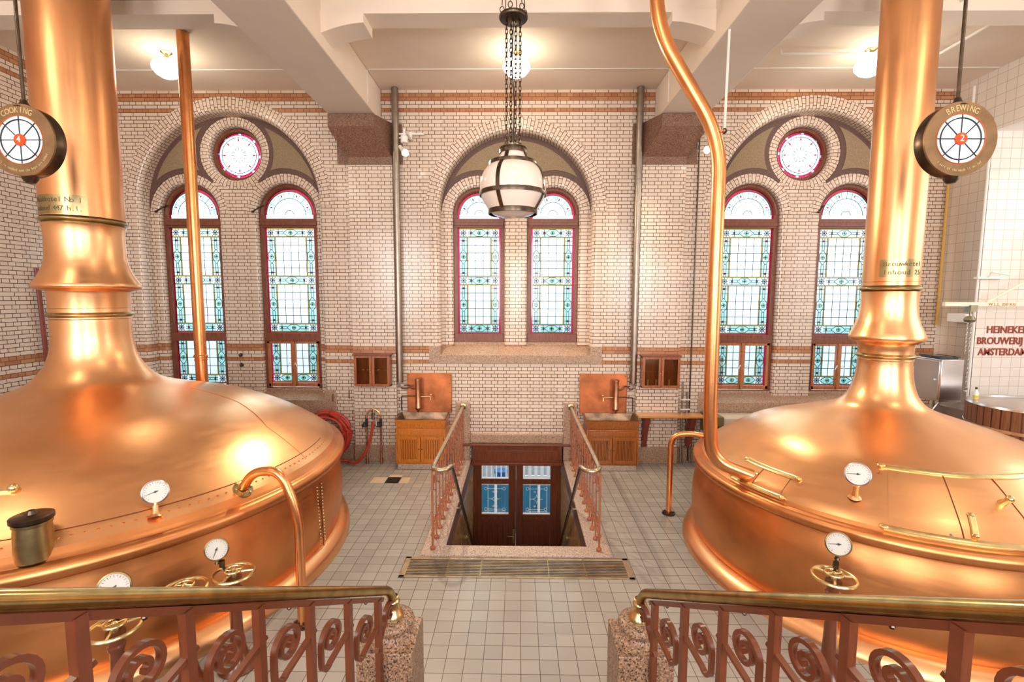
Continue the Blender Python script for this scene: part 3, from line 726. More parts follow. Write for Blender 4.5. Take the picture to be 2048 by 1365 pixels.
# ------------------------------------------------------------------ street doors at the foot of the stairwell
t = thing('door_1', None, None, (-.015, DY, -2.4), kind='structure')
b = B(); b.box(PX0+.0, PX0+.06, DY-.04, DY+.08, -2.75, .30); b.box(PX1-.06, PX1, DY-.04, DY+.08, -2.75, .30); b.box(PX0, PX1, DY-.04, DY+.08, .22, .315)
b.build('door_frame', DOORW, t, bevel=.006)
for s in (-1, 1):
    x0, x1 = (PX0+.06, -.035) if s < 0 else (-.035+.004, PX1-.06)
    ga, gb = (-.681, -.172) if s < 0 else (.098, .612)
    b = B(); y0, y1 = DY-.02, DY+.035
    b.box(x0, ga, y0, y1, -2.72, .22); b.box(gb, x1, y0, y1, -2.72, .22)
    for za, zb in ((-2.72, -2.55), (-1.36, -1.17), (-.60, -.485), (.12, .22)): b.box(ga, gb, y0, y1, za, zb)
    b.box(ga, gb, y0+.02, y1-.012, -2.55, -1.36)
    for k in range(1, 5): x = ga+(gb-ga)*k/5; b.box(x-.004, x+.004, y0+.012, y0+.022, -2.5, -1.4)
    b.box(ga-.02, gb+.02, y0-.015, y0+.0, -1.30, -1.19)
    lf = b.build('door_leaf', DOORW, t, bevel=.005)
    for za, zb in ((-1.17, -.60), (-.485, .12)):
        b = B(); b.face([(ga, DY+.01, za), (gb, DY+.01, za), (gb, DY+.01, zb), (ga, DY+.01, zb)]); b.build('pane', G_DOOR, lf, recalc=False)
    b = B()
    for xa, xb, za, zb in ((ga, gb, -1.185, -1.165), (ga, gb, -.61, -.595), (ga, gb, -.495, -.48)): b.box(xa, xb, y0-.008, y0+.004, za, zb)
    cx, cz = (ga+gb)/2, -.885; yy = y0-.006
    for sx in (-1, 1):
        for sz in (-1, 1):
            b.tube([(cx+sx*.17+.028*cos(a), yy, cz+sz*.2+.028*sin(a)) for a in [2*pi*i/14 for i in range(14)]], .0035, 6, closed=True)
        sp = [(cx+sx*.03+.022*(1-i/22)*cos(i*.42)*sx, yy, cz+.135*1+.022*(1-i/22)*sin(i*.42)) for i in range(18)]
        b.tube(sp, .0035, 6); b.tube([(p[0], p[1], 2*cz-p[2]) for p in sp], .0035, 6)
        b.tube([(cx+sx*.02*0+sx*.085*(1-i/8), yy, cz) if False else (cx+sx*.085*(i/8)**1.8+0, yy, cz+.09*(1-i/8)**1.8) for i in range(9)], .0035, 6)
        b.tube([(cx+sx*.085*(i/8)**1.8, yy, cz-.09*(1-i/8)**1.8) for i in range(9)], .0035, 6)
        b.tube([(cx+sx*.085, yy, cz), (cx+sx*.12, yy, cz)], .003, 6)
        b.tube([(cx-.14, yy, cz+sx*.2), (cx+.14, yy, cz+sx*.2)], .003, 6)
    b.tube([(cx-.2, yy, cz-.235), (cx+.2, yy, cz-.235)], .003, 6)
    b.build('grille', WHT, lf)
    b = B()
    for k in range(5):
        for zz in (-.54, -1.25): b.sphere((ga+.03+(gb-ga-.06)*k/4, y0-.012, zz), .008, 8)
    b.build('bolt_row', BRSG, lf)
    if s < 0:
        b = B(); b.box(-.095, -.055, y0-.012, y0, -1.75, -1.48); b.tube([(-.075, y0-.01, -1.60), (-.075, y0-.05, -1.60), (-.20, y0-.05, -1.60)], .009, 8); b.build('door_handle', BRSG, lf, bevel=.003)
b = B(); b.box(-.80, .77, WY-.12, WY+.10, .0, .30); b.box(-.82, .79, WY-.14, WY+.12, -.05, .0); b.box(-.985, .99, WY-.15, WY-.06, .30, .325); b.box(-.76, .73, WY-.13, WY-.12, .03, .22)
b.build('valance_box', DOORW, bevel=.01, label='mahogany valance box above the glazed street doors in the stairwell', cat='box')

# ------------------------------------------------------------------ kettles
def dial(b, c, R, A, needle):
    """gauge head; A maps local z to facing axis"""
    c = V(c)
    b.lathe([(.001, -.03), (R*.9, -.03), (R, -.02), (R*1.05, .0), (R*1.05, .008), (R*.95, .012), (R*.93, .006)], c, 32, 0, A)
def dial_face(b, c, R, A, needle):
    c = V(c); b.disc(c+A @ V((0, 0, .006)), R*.94, 32, 0, A)
    for k in range(21):
        a = rad(-50+k*14); L = .1 if k % 2 else .16
        P = [V((cos(a)*r-sin(a)*w, sin(a)*r+cos(a)*w, .008)) for r, w in ((R*.86, R*.012), (R*.86, -R*.012), (R*(.86-L), -R*.012), (R*(.86-L), R*.012))]
        b.face([c+A @ p for p in P], m=1)
    a = needle; P = [V((cos(a)*r-sin(a)*w, sin(a)*r+cos(a)*w, .011)) for r, w in ((R*.8, R*.015), (R*.8, -R*.015), (-R*.2, -R*.04), (-R*.2, R*.04))]
    b.face([c+A @ p for p in P], m=1); b.disc(c+A @ V((0, 0, .012)), R*.1, 12, 1, A)
def gauge(parent, base, c, R, face, needle, stemr, rim=BRSG, stemm=COP):
    """face: direction the dial looks"""
    f = V(face).normalized(); zax = f; xax = V((0, 0, 1)).cross(zax).normalized(); yax = zax.cross(xax); A = M4((xax, yax, zax)).transposed().to_4x4()
    base, c = V(base), V(c); b = B(); d = c-base; dn = d.normalized(); Q = V((0, 0, 1)).rotation_difference(dn).to_matrix().to_4x4(); H = d.length-R*.95
    b.lathe([(stemr*1.8, 0), (stemr*1.5, .01), (stemr*1.0, .022), (stemr*.82, H*.45), (stemr*.78, H*.8), (stemr*.5, H*.84), (stemr*.5, H)], base, 20, 0, Q)
    g = b.build('gauge', stemm, parent)
    b = B(); dial(b, c-f*.0, R, A, needle); b.build('bezel', rim, g)
    b = B(); dial_face(b, c, R, A, needle); b.build('dial', [DIAL, BLK], g, recalc=False)
    return g
def prof_z(P, r):
    for (r0, z0), (r1, z1) in zip(P[:-1], P[1:]):
        if r0 <= r <= r1: return z0+(z1-z0)*(r-r0)/(r1-r0)
    return P[-1][1]
def ribbon(b, c, DP, pts, w, h, m=0, lift=.001, n=10):
    """strip laid on the dome: pts list of (angle deg, radius); half width w, height h"""
    P = []
    for (a0, r0), (a1, r1) in zip(pts[:-1], pts[1:]):
        for i in range(n+1):
            if P and i == 0: continue
            a = rad(a0+(a1-a0)*i/n); r = r0+(r1-r0)*i/n; P.append(V((c[0]+r*cos(a), c[1]+r*sin(a), prof_z(DP, r)+lift)))
    rows = []
    for i, p in enumerate(P):
        d = (P[min(i+1, len(P)-1)]-P[max(i-1, 0)]).normalized(); rv = V((p.x-c[0], p.y-c[1], 0)); r = rv.length; rv.normalize()
        sl = (prof_z(DP, r+.05)-prof_z(DP, r-.05))/.1; nn = V((-sl*rv.x, -sl*rv.y, 1)).normalized(); s = d.cross(nn).normalized()*w; nn *= h
        rows.append([p-s-nn*.4, p-s+nn*.6, p-s*.7+nn, p+s*.7+nn, p+s+nn*.6, p+s-nn*.4])
    vs = b.grid(rows, m, False)
    for v in (vs[0], vs[-1][::-1]): b.bm.faces.new(v)
    return P
STK = {}
def torus_prof(r, z, t, n=10): return [(r+t*sin(pi*i/n), z+t-2*t*i/n) for i in range(n+1)]
def kettle(name, label, c, DP, neck, stack_r, stack_z, bands, body, skirt):
    t = thing(name, label, 'brewing kettle', (c[0], c[1], 0), group=None)
    b = B(); b.lathe(DP, (c[0], c[1], 0), 128); b.build('dome', COP, t, sharp=50)
    b = B(); b.lathe(neck, (c[0], c[1], 0), 96); b.build('flared_collar', COP, t, sharp=50)
    b = B(); b.lathe([(stack_r, CZ-.002), (stack_r, stack_z)], (c[0], c[1], 0), 96); b.build('flue', COPF, t)
    for r, z in bands:
        b = B(); b.lathe([(r-.012, z+.075), (r-.004, z+.07), (r-.012, z+.06), (r-.012, z+.03)]+torus_prof(r-.002, z, .022)+[(r-.012, z-.03), (r-.004, z-.045), (r-.012, z-.055)], (c[0], c[1], 0), 96); b.build('brass_band', BRSG, t)
    b = B(); b.lathe(body, (c[0], c[1], 0), 128); b.build('kettle_wall', COPD, t, sharp=60)
    b = B(); b.lathe(skirt, (c[0], c[1], 0), 128); b.build('base_skirt', COP, t, sharp=60)
    return t
KL = (-4.60, 5.10); KR = (3.95, 5.18)
def smooth_prof(P, n=4):
    out = []
    for i in range(len(P)-1):
        p0, p1, p2, p3 = P[max(i-1, 0)], P[i], P[i+1], P[min(i+2, len(P)-1)]
        for k in range(n):
            u = k/n; out.append(tuple(.5*((2*p1[j])+(-p0[j]+p2[j])*u+(2*p0[j]-5*p1[j]+4*p2[j]-p3[j])*u*u+(-p0[j]+3*p1[j]-3*p2[j]+p3[j])*u**3) for j in (0, 1)))
    return out+[P[-1]]
DPL = smooth_prof([(.341, 2.66), (.343, 2.45), (.376, 2.25), (.446, 2.11), (.56, 1.985), (.74, 1.90), (1.03, 1.815), (1.437, 1.70), (1.905, 1.49), (2.25, 1.27), (2.40, 1.15)])
rimL = [(2.40, 1.15), (2.425, 1.115), (2.445, 1.085), (2.455, 1.08), (2.485, 1.08), (2.515, 1.06), (2.528, 1.025), (2.522, .99), (2.50, .965), (2.465, .955), (2.445, .94)]
neckL = [(.348, 3.63), (.335, 3.60), (.330, 3.50), (.336, 3.30), (.36, 3.19), (.40, 3.10), (.442, 3.03), (.455, 3.005), (.452, 2.985), (.43, 2.965), (.38, 2.955), (.352, 2.945), (.345, 2.92), (.341, 2.72), (.341, 2.66)]
bodyL = smooth_prof([(2.445, .94), (2.45, .90), (2.482, .70), (2.492, .50), (2.475, .32), (2.44, .17)])
skL = smooth_prof([(2.42, .185), (2.47, .18), (2.515, .15), (2.555, .10), (2.57, .04), (2.57, 0)])
kl = kettle('brewing_kettle', 'large copper kettle behind the COOKING sign, with brass pot and bent pipe on its dome', KL, DPL, neckL, .345, 3.70, [(.348, 3.67), (.348, 2.70)], rimL+bodyL[1:], skL)
DPR = smooth_prof([(.243, 2.26), (.244, 2.16), (.275, 1.962), (.345, 1.81), (.48, 1.715), (.816, 1.60), (1.255, 1.445), (1.534, 1.27), (1.72, 1.14), (1.79, 1.07)])
rimR = [(1.79, 1.07), (1.805, 1.045), (1.82, 1.03), (1.855, 1.035), (1.882, 1.02), (1.893, .985), (1.885, .95), (1.865, .93), (1.835, .925), (1.822, .91)]
neckR = [(.255, 2.97), (.250, 2.93), (.2495, 2.82), (.262, 2.70), (.285, 2.62), (.318, 2.545), (.335, 2.50), (.337, 2.475), (.325, 2.45), (.29, 2.435), (.262, 2.425), (.248, 2.40), (.244, 2.33), (.243, 2.26)]
bodyR = smooth_prof([(1.822, .91), (1.83, .87), (1.872, .70), (1.888, .50), (1.875, .30), (1.835, .14)])
skR = smooth_prof([(1.82, .15), (1.86, .145), (1.91, .12), (1.955, .075), (1.98, .03), (1.985, 0)])
kr = kettle('brewing_kettle', 'copper kettle under the BREWING sign, with brass-railed hatches on its dome', KR, DPR, neckR, .248, 3.03, [(.254, 3.0), (.250, 2.29)], rimR+bodyR[1:], skR)
# rivets and seams on the larger kettle
def on_dome(c, DP, ang, r, up=0): a = rad(ang); return V((c[0]+r*cos(a), c[1]+r*sin(a), prof_z(DP, r)+up))
rv = None
for k in range(64):
    a = -100+k*1.75; p = on_dome(KL, DPL, a, 2.345)
    if rv is None: b = B(); b.sphere(p, .011, 8, sz=.45); rv = b.build('rivet', COPD, kl); p0 = p
    else: r2 = rv.copy(); COL.objects.link(r2); r2.location = rv.location+(p-p0)
a = rad(-1.2); p0 = None
for k in range(18):
    for da in (-1.1, 1.1):
        z = .24+.038*k; A_ = rad(-3.2+da+ (k/18)*(-1)); r = 2.49; p = V((KL[0]+r*cos(A_), KL[1]+r*sin(A_), z))
        if p0 is None: b = B(); b.sphere(p, .010, 8); rb = b.build('rivet', BRSG, kl); p0 = p
        else: r2 = rb.copy(); COL.objects.link(r2); r2.location = rb.location+(p-p0)
b = B(); ribbon(b, KL, DPL, [(16, .9), (8, 1.45), (-2.5, 1.9), (-4.6, 2.36)], .004, .003, n=14); b.build('seam', COPD, kl)
b = B(); ribbon(b, KL, DPL, [(-110, 2.30), (10, 2.30)], .0035, .003, n=90); b.build('seam', SEAMM, kl)
b = B()
b.tube([(KL[0]+2.492*cos(rad(-4+1.0*i/12)), KL[1]+2.492*sin(rad(-4+1.0*i/12)), .93-.74*i/12) for i in range(13)], .005, 6); b.build('seam', SEAMM, kl)
gauge(kl, (-2.81, 3.54, 1.19), (-2.846, 3.60, 1.365), .088, (.62, -1, .35), rad(195), .028, rim=STEEL)
# lidded brass pot on the dome
c = on_dome(KL, DPL, -57.4, 2.36, -.05)
b = B(); b.lathe([(.11, -.04), (.105, .14), (.10, .20), (.108, .205), (.108, .225), (.095, .23)], c, 32); pot = b.build('filler_pot', BRSG, kl, sharp=50)
b = B(); b.lathe([(.118, .235), (.118, .262), (.10, .27), (.03, .275), (.02, .30), (.001, .305)], c, 32); b.build('lid', BRZ, pot, sharp=50)
b = B(); ribbon(b, KL, DPL, [(-75, 1.92), (-63, 1.95)], .02, .02); b.sphere(on_dome(KL, DPL, -63, 1.95, .02), .035, 12); b.build('handle', BRS, kl)
# hatches of the other kettle
def hatch(r0, r1, aa, ab, seams, latches=(), knob=None):
    b = B(); N = 24; rows = []
    for r in [r0+(r1-r0)*i/8 for i in range(9)]: rows.append([on_dome(KR, DPR, aa+(ab-aa)*j/N, r, .005) for j in range(N+1)])
    b.grid(rows); h = b.build('hatch', COP, kr)
    for r, e in ((r0-.012, 2), (r1+.012, 1)):
        b = B(); ribbon(b, KR, DPR, [(aa-e, r), (ab+e, r)], .028, .014, n=24)
        for a_ in (aa-e, ab+e): b.sphere(on_dome(KR, DPR, a_, r, .01), .034, 12, sz=.5)
        b.build('guide_rail', BRS, h)
    for s in seams: b = B(); ribbon(b, KR, DPR, [(s[0], r0), (s[1], r1)], .0035, .003, lift=.006, n=14); b.build('seam', SEAMM, h)
    for l in latches:
        b = B(); ribbon(b, KR, DPR, [(l, r1-.16), (l-1.2, r1-.02)], .022, .014, n=6, lift=.006); b.sphere(on_dome(KR, DPR, l, r1-.16, .01), .026, 10, sz=.6); b.sphere(on_dome(KR, DPR, l-1.2, r1-.02, .01), .026, 10, sz=.6); b.build('latch', BRS, h)
    if knob:
        p = on_dome(KR, DPR, knob[0], knob[1]); b = B(); b.tube([p, p+V((-.0, -.05, .05))], [.03, .018], 12); b.sphere(p+V((.0, -.06, .06)), .03, 12); b.build('knob', BRS, h)
hatch(1.30, 1.775, -124, -66, [(-107.7, -109.2), (-92.4, -93)], (-105.6, -92), (-95.5, 1.50))
hatch(1.61, 1.775, -167, -150, [(-160, -159.5)])
for k, (a_, r_) in enumerate(((-127, 1.25), (-126.4, 1.36), (-110.5, 1.79), (-112.6, 1.79), (-111.5, 1.76))):
    b = B(); b.sphere(on_dome(KR, DPR, a_, min(r_, 1.78)), .016, 10, sz=.6); b.build('bolt', COPD if k < 2 else STEEL, kr)
gauge(kr, (2.87, 3.98, 1.21), (2.845, 3.93, 1.43), .092, (-.55, -1, .35), rad(185), .030, rim=STEEL)
# engraved brass plates on the flues
def flue_plate(par, c, R, a0, a1, z0, z1, lines):
    b = B(); N = 14; rows = []
    for z in (z0, z1): rows.append([V((c[0]+(R+.004)*cos(rad(a0+(a1-a0)*i/N)), c[1]+(R+.004)*sin(rad(a0+(a1-a0)*i/N)), z)) for i in range(N+1)])
    b.grid(rows); p = b.build('name_plate', BRSG, par)
    for s, z, sz in lines:
        b = B()
        n = len(s); span = (a1-a0)*.86
        for i, ch in enumerate(s):
            if ch == ' ': continue
            a = rad(a0+(a1-a0)*.07+span*(i+.5)/n); o = V((c[0]+(R+.0055)*cos(a), c[1]+(R+.0055)*sin(a), z)); n_ = V((cos(a), sin(a), 0)); t_ = V((-sin(a), cos(a), 0))
            T = M4(((t_.x, 0, n_.x, o.x), (t_.y, 0, n_.y, o.y), (0, 1, 0, o.z), (0, 0, 0, 1))); b.text(ch, sz, .0008, T)
        b.build('engraving', mat('engraved_line', (.16, .11, .05), .5, .3), p, recalc=False, merge=False)
flue_plate(kl, KL, .345, -130, -42, 3.71, 3.895, [('Kookketel No 1', 3.845, .07), ('Inhoud 447 h.l.', 3.76, .07)])
flue_plate(kr, KR, .248, -150, -55, 3.115, 3.295, [('Brouwketel', 3.245, .07), ('Inhoud 25', 3.16, .07)])
# ------------------------------------------------------------------ lamps
def ceiling_lamp(x, y, label):
    t = thing('ceiling_lamp', label, 'ceiling light', (x, y, CZ), group=None)
    b = B(); b.lathe([(.001, 0), (.075, 0), (.075, -.012), (.05, -.03), (.03, -.045), (.03, -.07), (.055, -.085), (.06, -.10), (.001, -.10)], (x, y, CZ), 28); b.build('canopy', BRSG, t)
    b = B(); b.lathe([(.055, -.10), (.10, -.115), (.17, -.16), (.19, -.21), (.185, -.25), (.14, -.31), (.08, -.345), (.001, -.355)], (x, y, CZ), 40); b.build('globe', OPALL, t, smooth=True)
    return t
def point_light(name, loc, power, r, color=(1, .86, .66)):
    l = bpy.data.lights.new(name, 'POINT'); l.energy = power; l.shadow_soft_size = r; l.color = color
    o = bpy.data.objects.new(name, l); COL.objects.link(o); o.location = loc; return o
for x, lab in ((-4.985, 'lit opal ceiling lamp beside the straight copper pipe'), (-.042, 'lit opal ceiling lamp behind the chains of the big pendant'), (4.86, 'lit opal ceiling lamp half hidden by the flue of the hatched kettle')):
    ceiling_lamp(x, 7.03, lab); point_light('globe_light', (x, 7.03, CZ-.42), 16, .16)
for x in (-4.985, -.042, 4.86): point_light('hall_fill', (x, 2.4, CZ-.45), 42, .35)  # unseen point lights without fixtures, added to fill the hall

def spot_fixture(x, y, z, label, aim, P=1):
    t = thing('spotlight', label, 'spotlight', (x, y, z)); d = (V(aim)-V((x, y, z))).normalized(); Q = V((0, 0, 1)).rotation_difference(d).to_matrix().to_4x4()
    b = B(); b.box(x-.26, x+.22, WY-.10, WY-.06, z+.42, z+.445); b.box(x-.26, x+.02, WY-.10, WY-.06, z+.36, z+.38); b.box(x-.02, x+.02, WY-.12, WY-.01, z+.34, z+.46); b.build('bracket', WHT, t)
    b = B(); b.tube([(x, WY-.08, z+.36), (x, y, z+.34), (x, y, z+.24)], .014, 8); b.lathe([(.001, .24), (.055, .24), (.055, .14), (.001, .14)], (x, y, z), 16); b.build('arm', WHT, t)
    b = B(); b.lathe([(.001, -.16), (.028, -.16), (.032, -.08), (.05, .0), (.058, .015), (.05, .02), (.045, .005)], (x, y, z), 24, 0, Q); b.build('reflector', WHT, t)
    b = B(); b.sphere(V((x, y, z))+d*.035, .048, 16); b.build('bulb', SPOTG, t)
    l = bpy.data.lights.new('spot_beam', 'SPOT'); l.energy = SPOT_P*P; l.spot_size = rad(125); l.spot_blend = .6; l.shadow_soft_size = .03; l.color = (1, .80, .56)
    o = bpy.data.objects.new('spot_beam', l); COL.objects.link(o); o.location = V((x, y, z))+d*.12; o.rotation_euler = d.to_track_quat('-Z', 'Y').to_euler()
SPOT_P = 380
BRSR = mat('handrail_brass', (.46, .34, .14), .2, 1, .25, 14)
spot_fixture(-1.80, 7.72, 5.16, 'white spotlight with glowing bulb beside the zinc pipe, above the sink by the red hose', (2.2, 4.2, .3))
spot_fixture(2.93, 7.72, 5.20, 'white spotlight peeping out behind the bent copper pipe', (-1.2, 4.6, .5), .35)

# big pendant
PX, PY = -.065, 5.2
t = thing('pendant_lamp', 'large opal glass pendant lantern with bronze straps, hanging on chains over the stairwell', 'pendant lamp', (PX, PY, 3.7))
b = B(); b.lathe([(.001, 5.79), (.05, 5.79), (.10, 5.785), (.145, 5.775), (.15, 5.755), (.14, 5.74), (.02, 5.73), (.001, 5.72)], (PX, PY, 0), 40); b.build('ceiling_plate', BRZ, t, sharp=50)
gp = [(.128, 4.44), (.135, 4.39), (.17, 4.33), (.235, 4.29), (.30, 4.225), (.338, 4.14), (.350, 4.06), (.345, 3.99), (.325, 3.93), (.27, 3.84), (.245, 3.80)]
b = B(); b.lathe(smooth_prof(gp, 5), (PX, PY, 0), 64); b.build('glass_shade', OPAL, t)
b = B(); b.lathe([(.24, 3.795), (.20, 3.77), (.12, 3.745), (.001, 3.735)], (PX, PY, 0), 48); b.build('bottom_glass', OPAL, t)
for r, z, h in ((.137, 4.43, .028), (.245, 4.293, .02), (.347, 3.985, .022), (.252, 3.80, .026)):
    b = B(); b.lathe([(r, z-h), (r+.008, z-h), (r+.01, z), (r+.008, z+h), (r, z+h)], (PX, PY, 0), 64); b.build('band', BRZ, t, sharp=50)
b = B(); b.lathe([(.001, 4.50), (.05, 4.50), (.11, 4.48), (.147, 4.455), (.15, 4.44), (.13, 4.44)], (PX, PY, 0), 40); b.build('cap', BRZ, t)
gp2 = smooth_prof(gp, 4)
for k in range(4):
    a = rad(245+90*k); b = B(); dr = V((cos(a), sin(a), 0)); tg = V((-sin(a), cos(a), 0)); rows = []
    for r, z in gp2: c = V((PX, PY, z))+dr*(r+.004); rows.append([c-tg*.02-dr*.004, c-tg*.02+dr*.006, c+tg*.02+dr*.006, c+tg*.02-dr*.004])
    b.grid(rows, 0, True, False); b.build('strap', BRZ, t)
def link(b, c, L, w, r, turn):
    n = 12; ax = V((cos(turn), sin(turn), 0)); p = [V(c)+ax*(w*cos(2*pi*i/n))+V((0, 0, 1))*(L*.5*(abs(sin(2*pi*i/n))**.6*(1 if sin(2*pi*i/n) >= 0 else -1))) for i in range(n)]
    b.tube(p, r, 5, closed=True)
for k in range(4):
    a = rad(20+90*k); x0, y0 = PX+.075*cos(a), PY+.075*sin(a); b = B(); n = 27
    for i in range(n): f = i/(n-1); link(b, (x0, y0, 4.53+(5.70-4.53)*f), .060, .013, .0042, a+(pi/2 if i % 2 else 0))
    b.build('chain', BRZ, t)
    b = B(); b.tube([(x0+.018*cos(q_), y0, 4.50+.018*sin(q_)) for q_ in [2*pi*i/12 for i in range(12)]], .004, 6, closed=True); b.build('ring', BRZ, t); b = B(); b.tube([(x0, y0, 5.74), (x0, y0, 5.70)], .006, 6); b.build('stub', BRZ, t)
for k in range(6):
    a = rad(60*k+15); x0, y0 = PX+.12*cos(a), PY+.12*sin(a); b = B()
    b.tube([(x0, y0, 5.86), (PX+.10*cos(a), PY+.10*sin(a), CZ-.03)], .005, 6); b.tube([(x0+.022*cos(q_), y0, 5.82+.03*sin(q_)) for q_ in [2*pi*i/12 for i in range(12)]], .005, 6, closed=True)
    b.build('hanger', BRZ, t)
b = B(); b.tube([(PX+.0, PY, 5.74), (PX-.015, PY, 5.3), (PX+.012, PY, 4.9), (PX, PY, 4.49)], .006, 8); b.build('cable', BLK, t)

# ------------------------------------------------------------------ round hanging signs
TS = lambda o: M4(((1, 0, 0, o[0]), (0, 0, -1, o[1]), (0, 1, 0, o[2]), (0, 0, 0, 1)))
def arc_text(b, s, c, r, mid, pitch, size, bottom=False):
    n = len(s)
    for i, ch in enumerate(s):
        if ch == ' ': continue
        k = (i-(n-1)/2)*pitch/r
        a = rad(mid)-k if not bottom else rad(mid)+k
        rot = a-pi/2 if not bottom else a+pi/2
        p = V((c[0]+r*cos(a), c[1], c[2]+r*sin(a)))
        b.text(ch, size, .002, TS(p) @ M4.Rotation(rot, 4, 'Z'), xs=.8)
GLOW = mat('sign_glass', (.75, .85, .9), .3, emit=(.74, .86, 1), estr=.8); GLOW2 = mat('sign_glass_rim', (.8, .85, .75), .3, emit=(.85, .92, .80), estr=.75)
GOLDR = mat('sign_ring_brass', (.30, .19, .10), .4, .8, .2, 9)
def hanging_sign(x, label, top, num, bottom, bmid):
    y, z, R, D = 4.0, 4.165, .287, .10; A = M4.Rotation(pi/2, 4, 'X'); c = (x, y, z)
    t = thing('round_sign', label, 'sign', (x, y, z))
    b = B(); b.lathe([(R*.98, 0), (R*.99, -.004), (R*.99, -D), (.001, -D)], c, 72, 0, A); b.build('drum', BRZ, t, sharp=40)
    b = B(); b.lathe([(R*.66, .004), (R*.66, .010), (R, .010), (R, -.006), (R*.98, -.006)], c, 72, 0, A); rg = b.build('face_ring', GOLDR, t, sharp=40)
    b = B(); b.disc(V(c)+V((0, -.003, 0)), R*.56, 64, 0, A); b.lathe([(R*.56, .003), (R*.665, .003)], c, 64, 1, A); gl = b.build('glass_face', [GLOW, GLOW2], t, recalc=False)
    b = B()
    for k in range(8):
        a = pi/4*k; d = V((cos(a), 0, sin(a))); b.tube([V(c)+d*R*.12+V((0, -.008, 0)), V(c)+d*R*.665+V((0, -.008, 0))], .0045, 6)
    b.tube([V(c)+V((R*.56*cos(2*pi*i/64), -.008, R*.56*sin(2*pi*i/64))) for i in range(64)], .0055, 6, closed=True); b.build('leading', LEADM, gl)
    b = B(); b.tube([V(c)+V((R*.665*cos(2*pi*i/64), -.011, R*.665*sin(2*pi*i/64))) for i in range(64)], .003, 6, closed=True); b.build('red_edge', RED, gl)
    b = B(); b.lathe([(.001, .018), (R*.16, .018), (R*.17, .014), (R*.17, .004)], c, 32, 0, A); dn = b.build('number_disc', RED, t, sharp=40)
    b = B(); b.text(num, .072, .002, TS((x, y-.021, z))); b.build('number', WHT, dn, recalc=False, merge=False)
    b = B(); arc_text(b, top, (x, y-.011, z), R*.82, 92, .0385, .066); b.build('lettering', GOLDT, rg, recalc=False, merge=False)
    b = B(); arc_text(b, bottom, (x, y-.011, z), R*.85, bmid, .0135, .031, True); b.build('lettering', GOLDT, rg, recalc=False, merge=False)
    b = B(); b.tube([(x, y+D/2, z+R-.005), (x, y+D/2, CZ)], .013, 12); b.lathe([(.001, R+.05), (.02, R+.05), (.03, R+.02), (.07, R-.02)], (x, y+D/2, z), 20); b.build('rod', BRZ, t)
    b = B(); b.lathe([(.06, -R+.01), (.05, -R-.02), (.03, -R-.045), (.001, -R-.05)], (x, y+D/2, z), 20); b.build('finial', BRZ, t)
hanging_sign(-4.08, 'round bronze hanging sign reading COOKING with a red number 4', 'COOKING', '4', 'the wort is cooked and the hops are added', 268)
hanging_sign(3.515, 'round bronze hanging sign reading BREWING with a red number 2', 'BREWING', '2', 'a part of the mash is boiled', 270)

# ------------------------------------------------------------------ pipes
def pipe(name, pts, r, m, label, cat='pipe', fr=.1, collars=(), flange=None, n=20, parts=None):
    t = thing(name, label, cat, tuple(pts[0])); P = fillet(pts, fr, 10) if fr else pts
    b = B(); b.tube(P, r, n); b.build('pipe_run', m, t)
    for p, d, rr, h in collars:
        Q = V((0, 0, 1)).rotation_difference(V(d).normalized()).to_matrix().to_4x4()
        b = B(); b.lathe([(r*.98, -h), (rr*.9, -h), (rr, -h*.5), (rr, h*.5), (rr*.9, h), (r*.98, h)], p, 28, 0, Q); b.build('collar', m, t)
    if flange:
        for p, d, rr, mm in flange:
            Q = V((0, 0, 1)).rotation_difference(V(d).normalized()).to_matrix().to_4x4()
            b = B(); b.lathe([(.001, 0), (rr, 0), (rr, .014), (rr*.7, .018), (r*1.05, .02)], p, 28, 0, Q)
            for k in range(6): a = 2*pi*k/6; b.lathe([(.011, .012), (.011, .028), (.001, .03)], V(p)+Q @ V((rr*.8*cos(a), rr*.8*sin(a), 0)), 8, 0, Q)
            b.build('flange', mm, t)
    return t
dn = V((cos(rad(-24.9)), sin(rad(-24.9)), 1.2)).normalized()
f0 = V((-2.46, 4.11, 1.185))
pipe('bent_pipe', [f0, f0+V((.13, -.05, .17)), (-2.06, 4.0, 1.40), (-1.90, 3.97, 1.02), (-1.90, 3.97, .0)], .040, COPP, 'bent copper pipe from the flange on the large kettle down to the floor', fr=.22, flange=[(f0-V((.0, .0, .012)), dn, .085, BRSG), ((-1.90, 3.97, 0), (0, 0, 1), .085, BRZ)])
pipe('bent_pipe', [(2.03, 6.236, 0), (2.03, 6.236, 1.09), (2.34, 6.12, 1.14), (2.62, 5.99, 1.06)], .036, COPP, 'thin arched copper pipe from the floor to the far side of the hatched kettle', fr=.25, flange=[((2.03, 6.236, 0), (0, 0, 1), .085, BRZ)])
yp = 4.75
pipe('overhead_pipe', [(1.27, yp, CZ-.005), (1.275, yp, 5.42), (1.915, yp, 4.40), (1.925, yp, 1.75), (1.96, yp, 1.26), (2.33, 4.66, 1.13)], .066, COPP, 'long bent copper pipe from the ceiling into the hatched kettle', fr=.32,
     collars=[((1.885, yp, 4.46), (.3, 0, -1), .072, .006), ((1.918, yp, 3.02), (0, 0, 1), .07, .006)], n=28)
b = B(); b.sphere((2.36, 4.63, 1.165), .03, 12); b.tube([(2.30, 4.66, 1.14), (2.36, 4.63, 1.16)], [.05, .02], 12); b.build('knob', BRS, bpy.data.objects['overhead_pipe'])
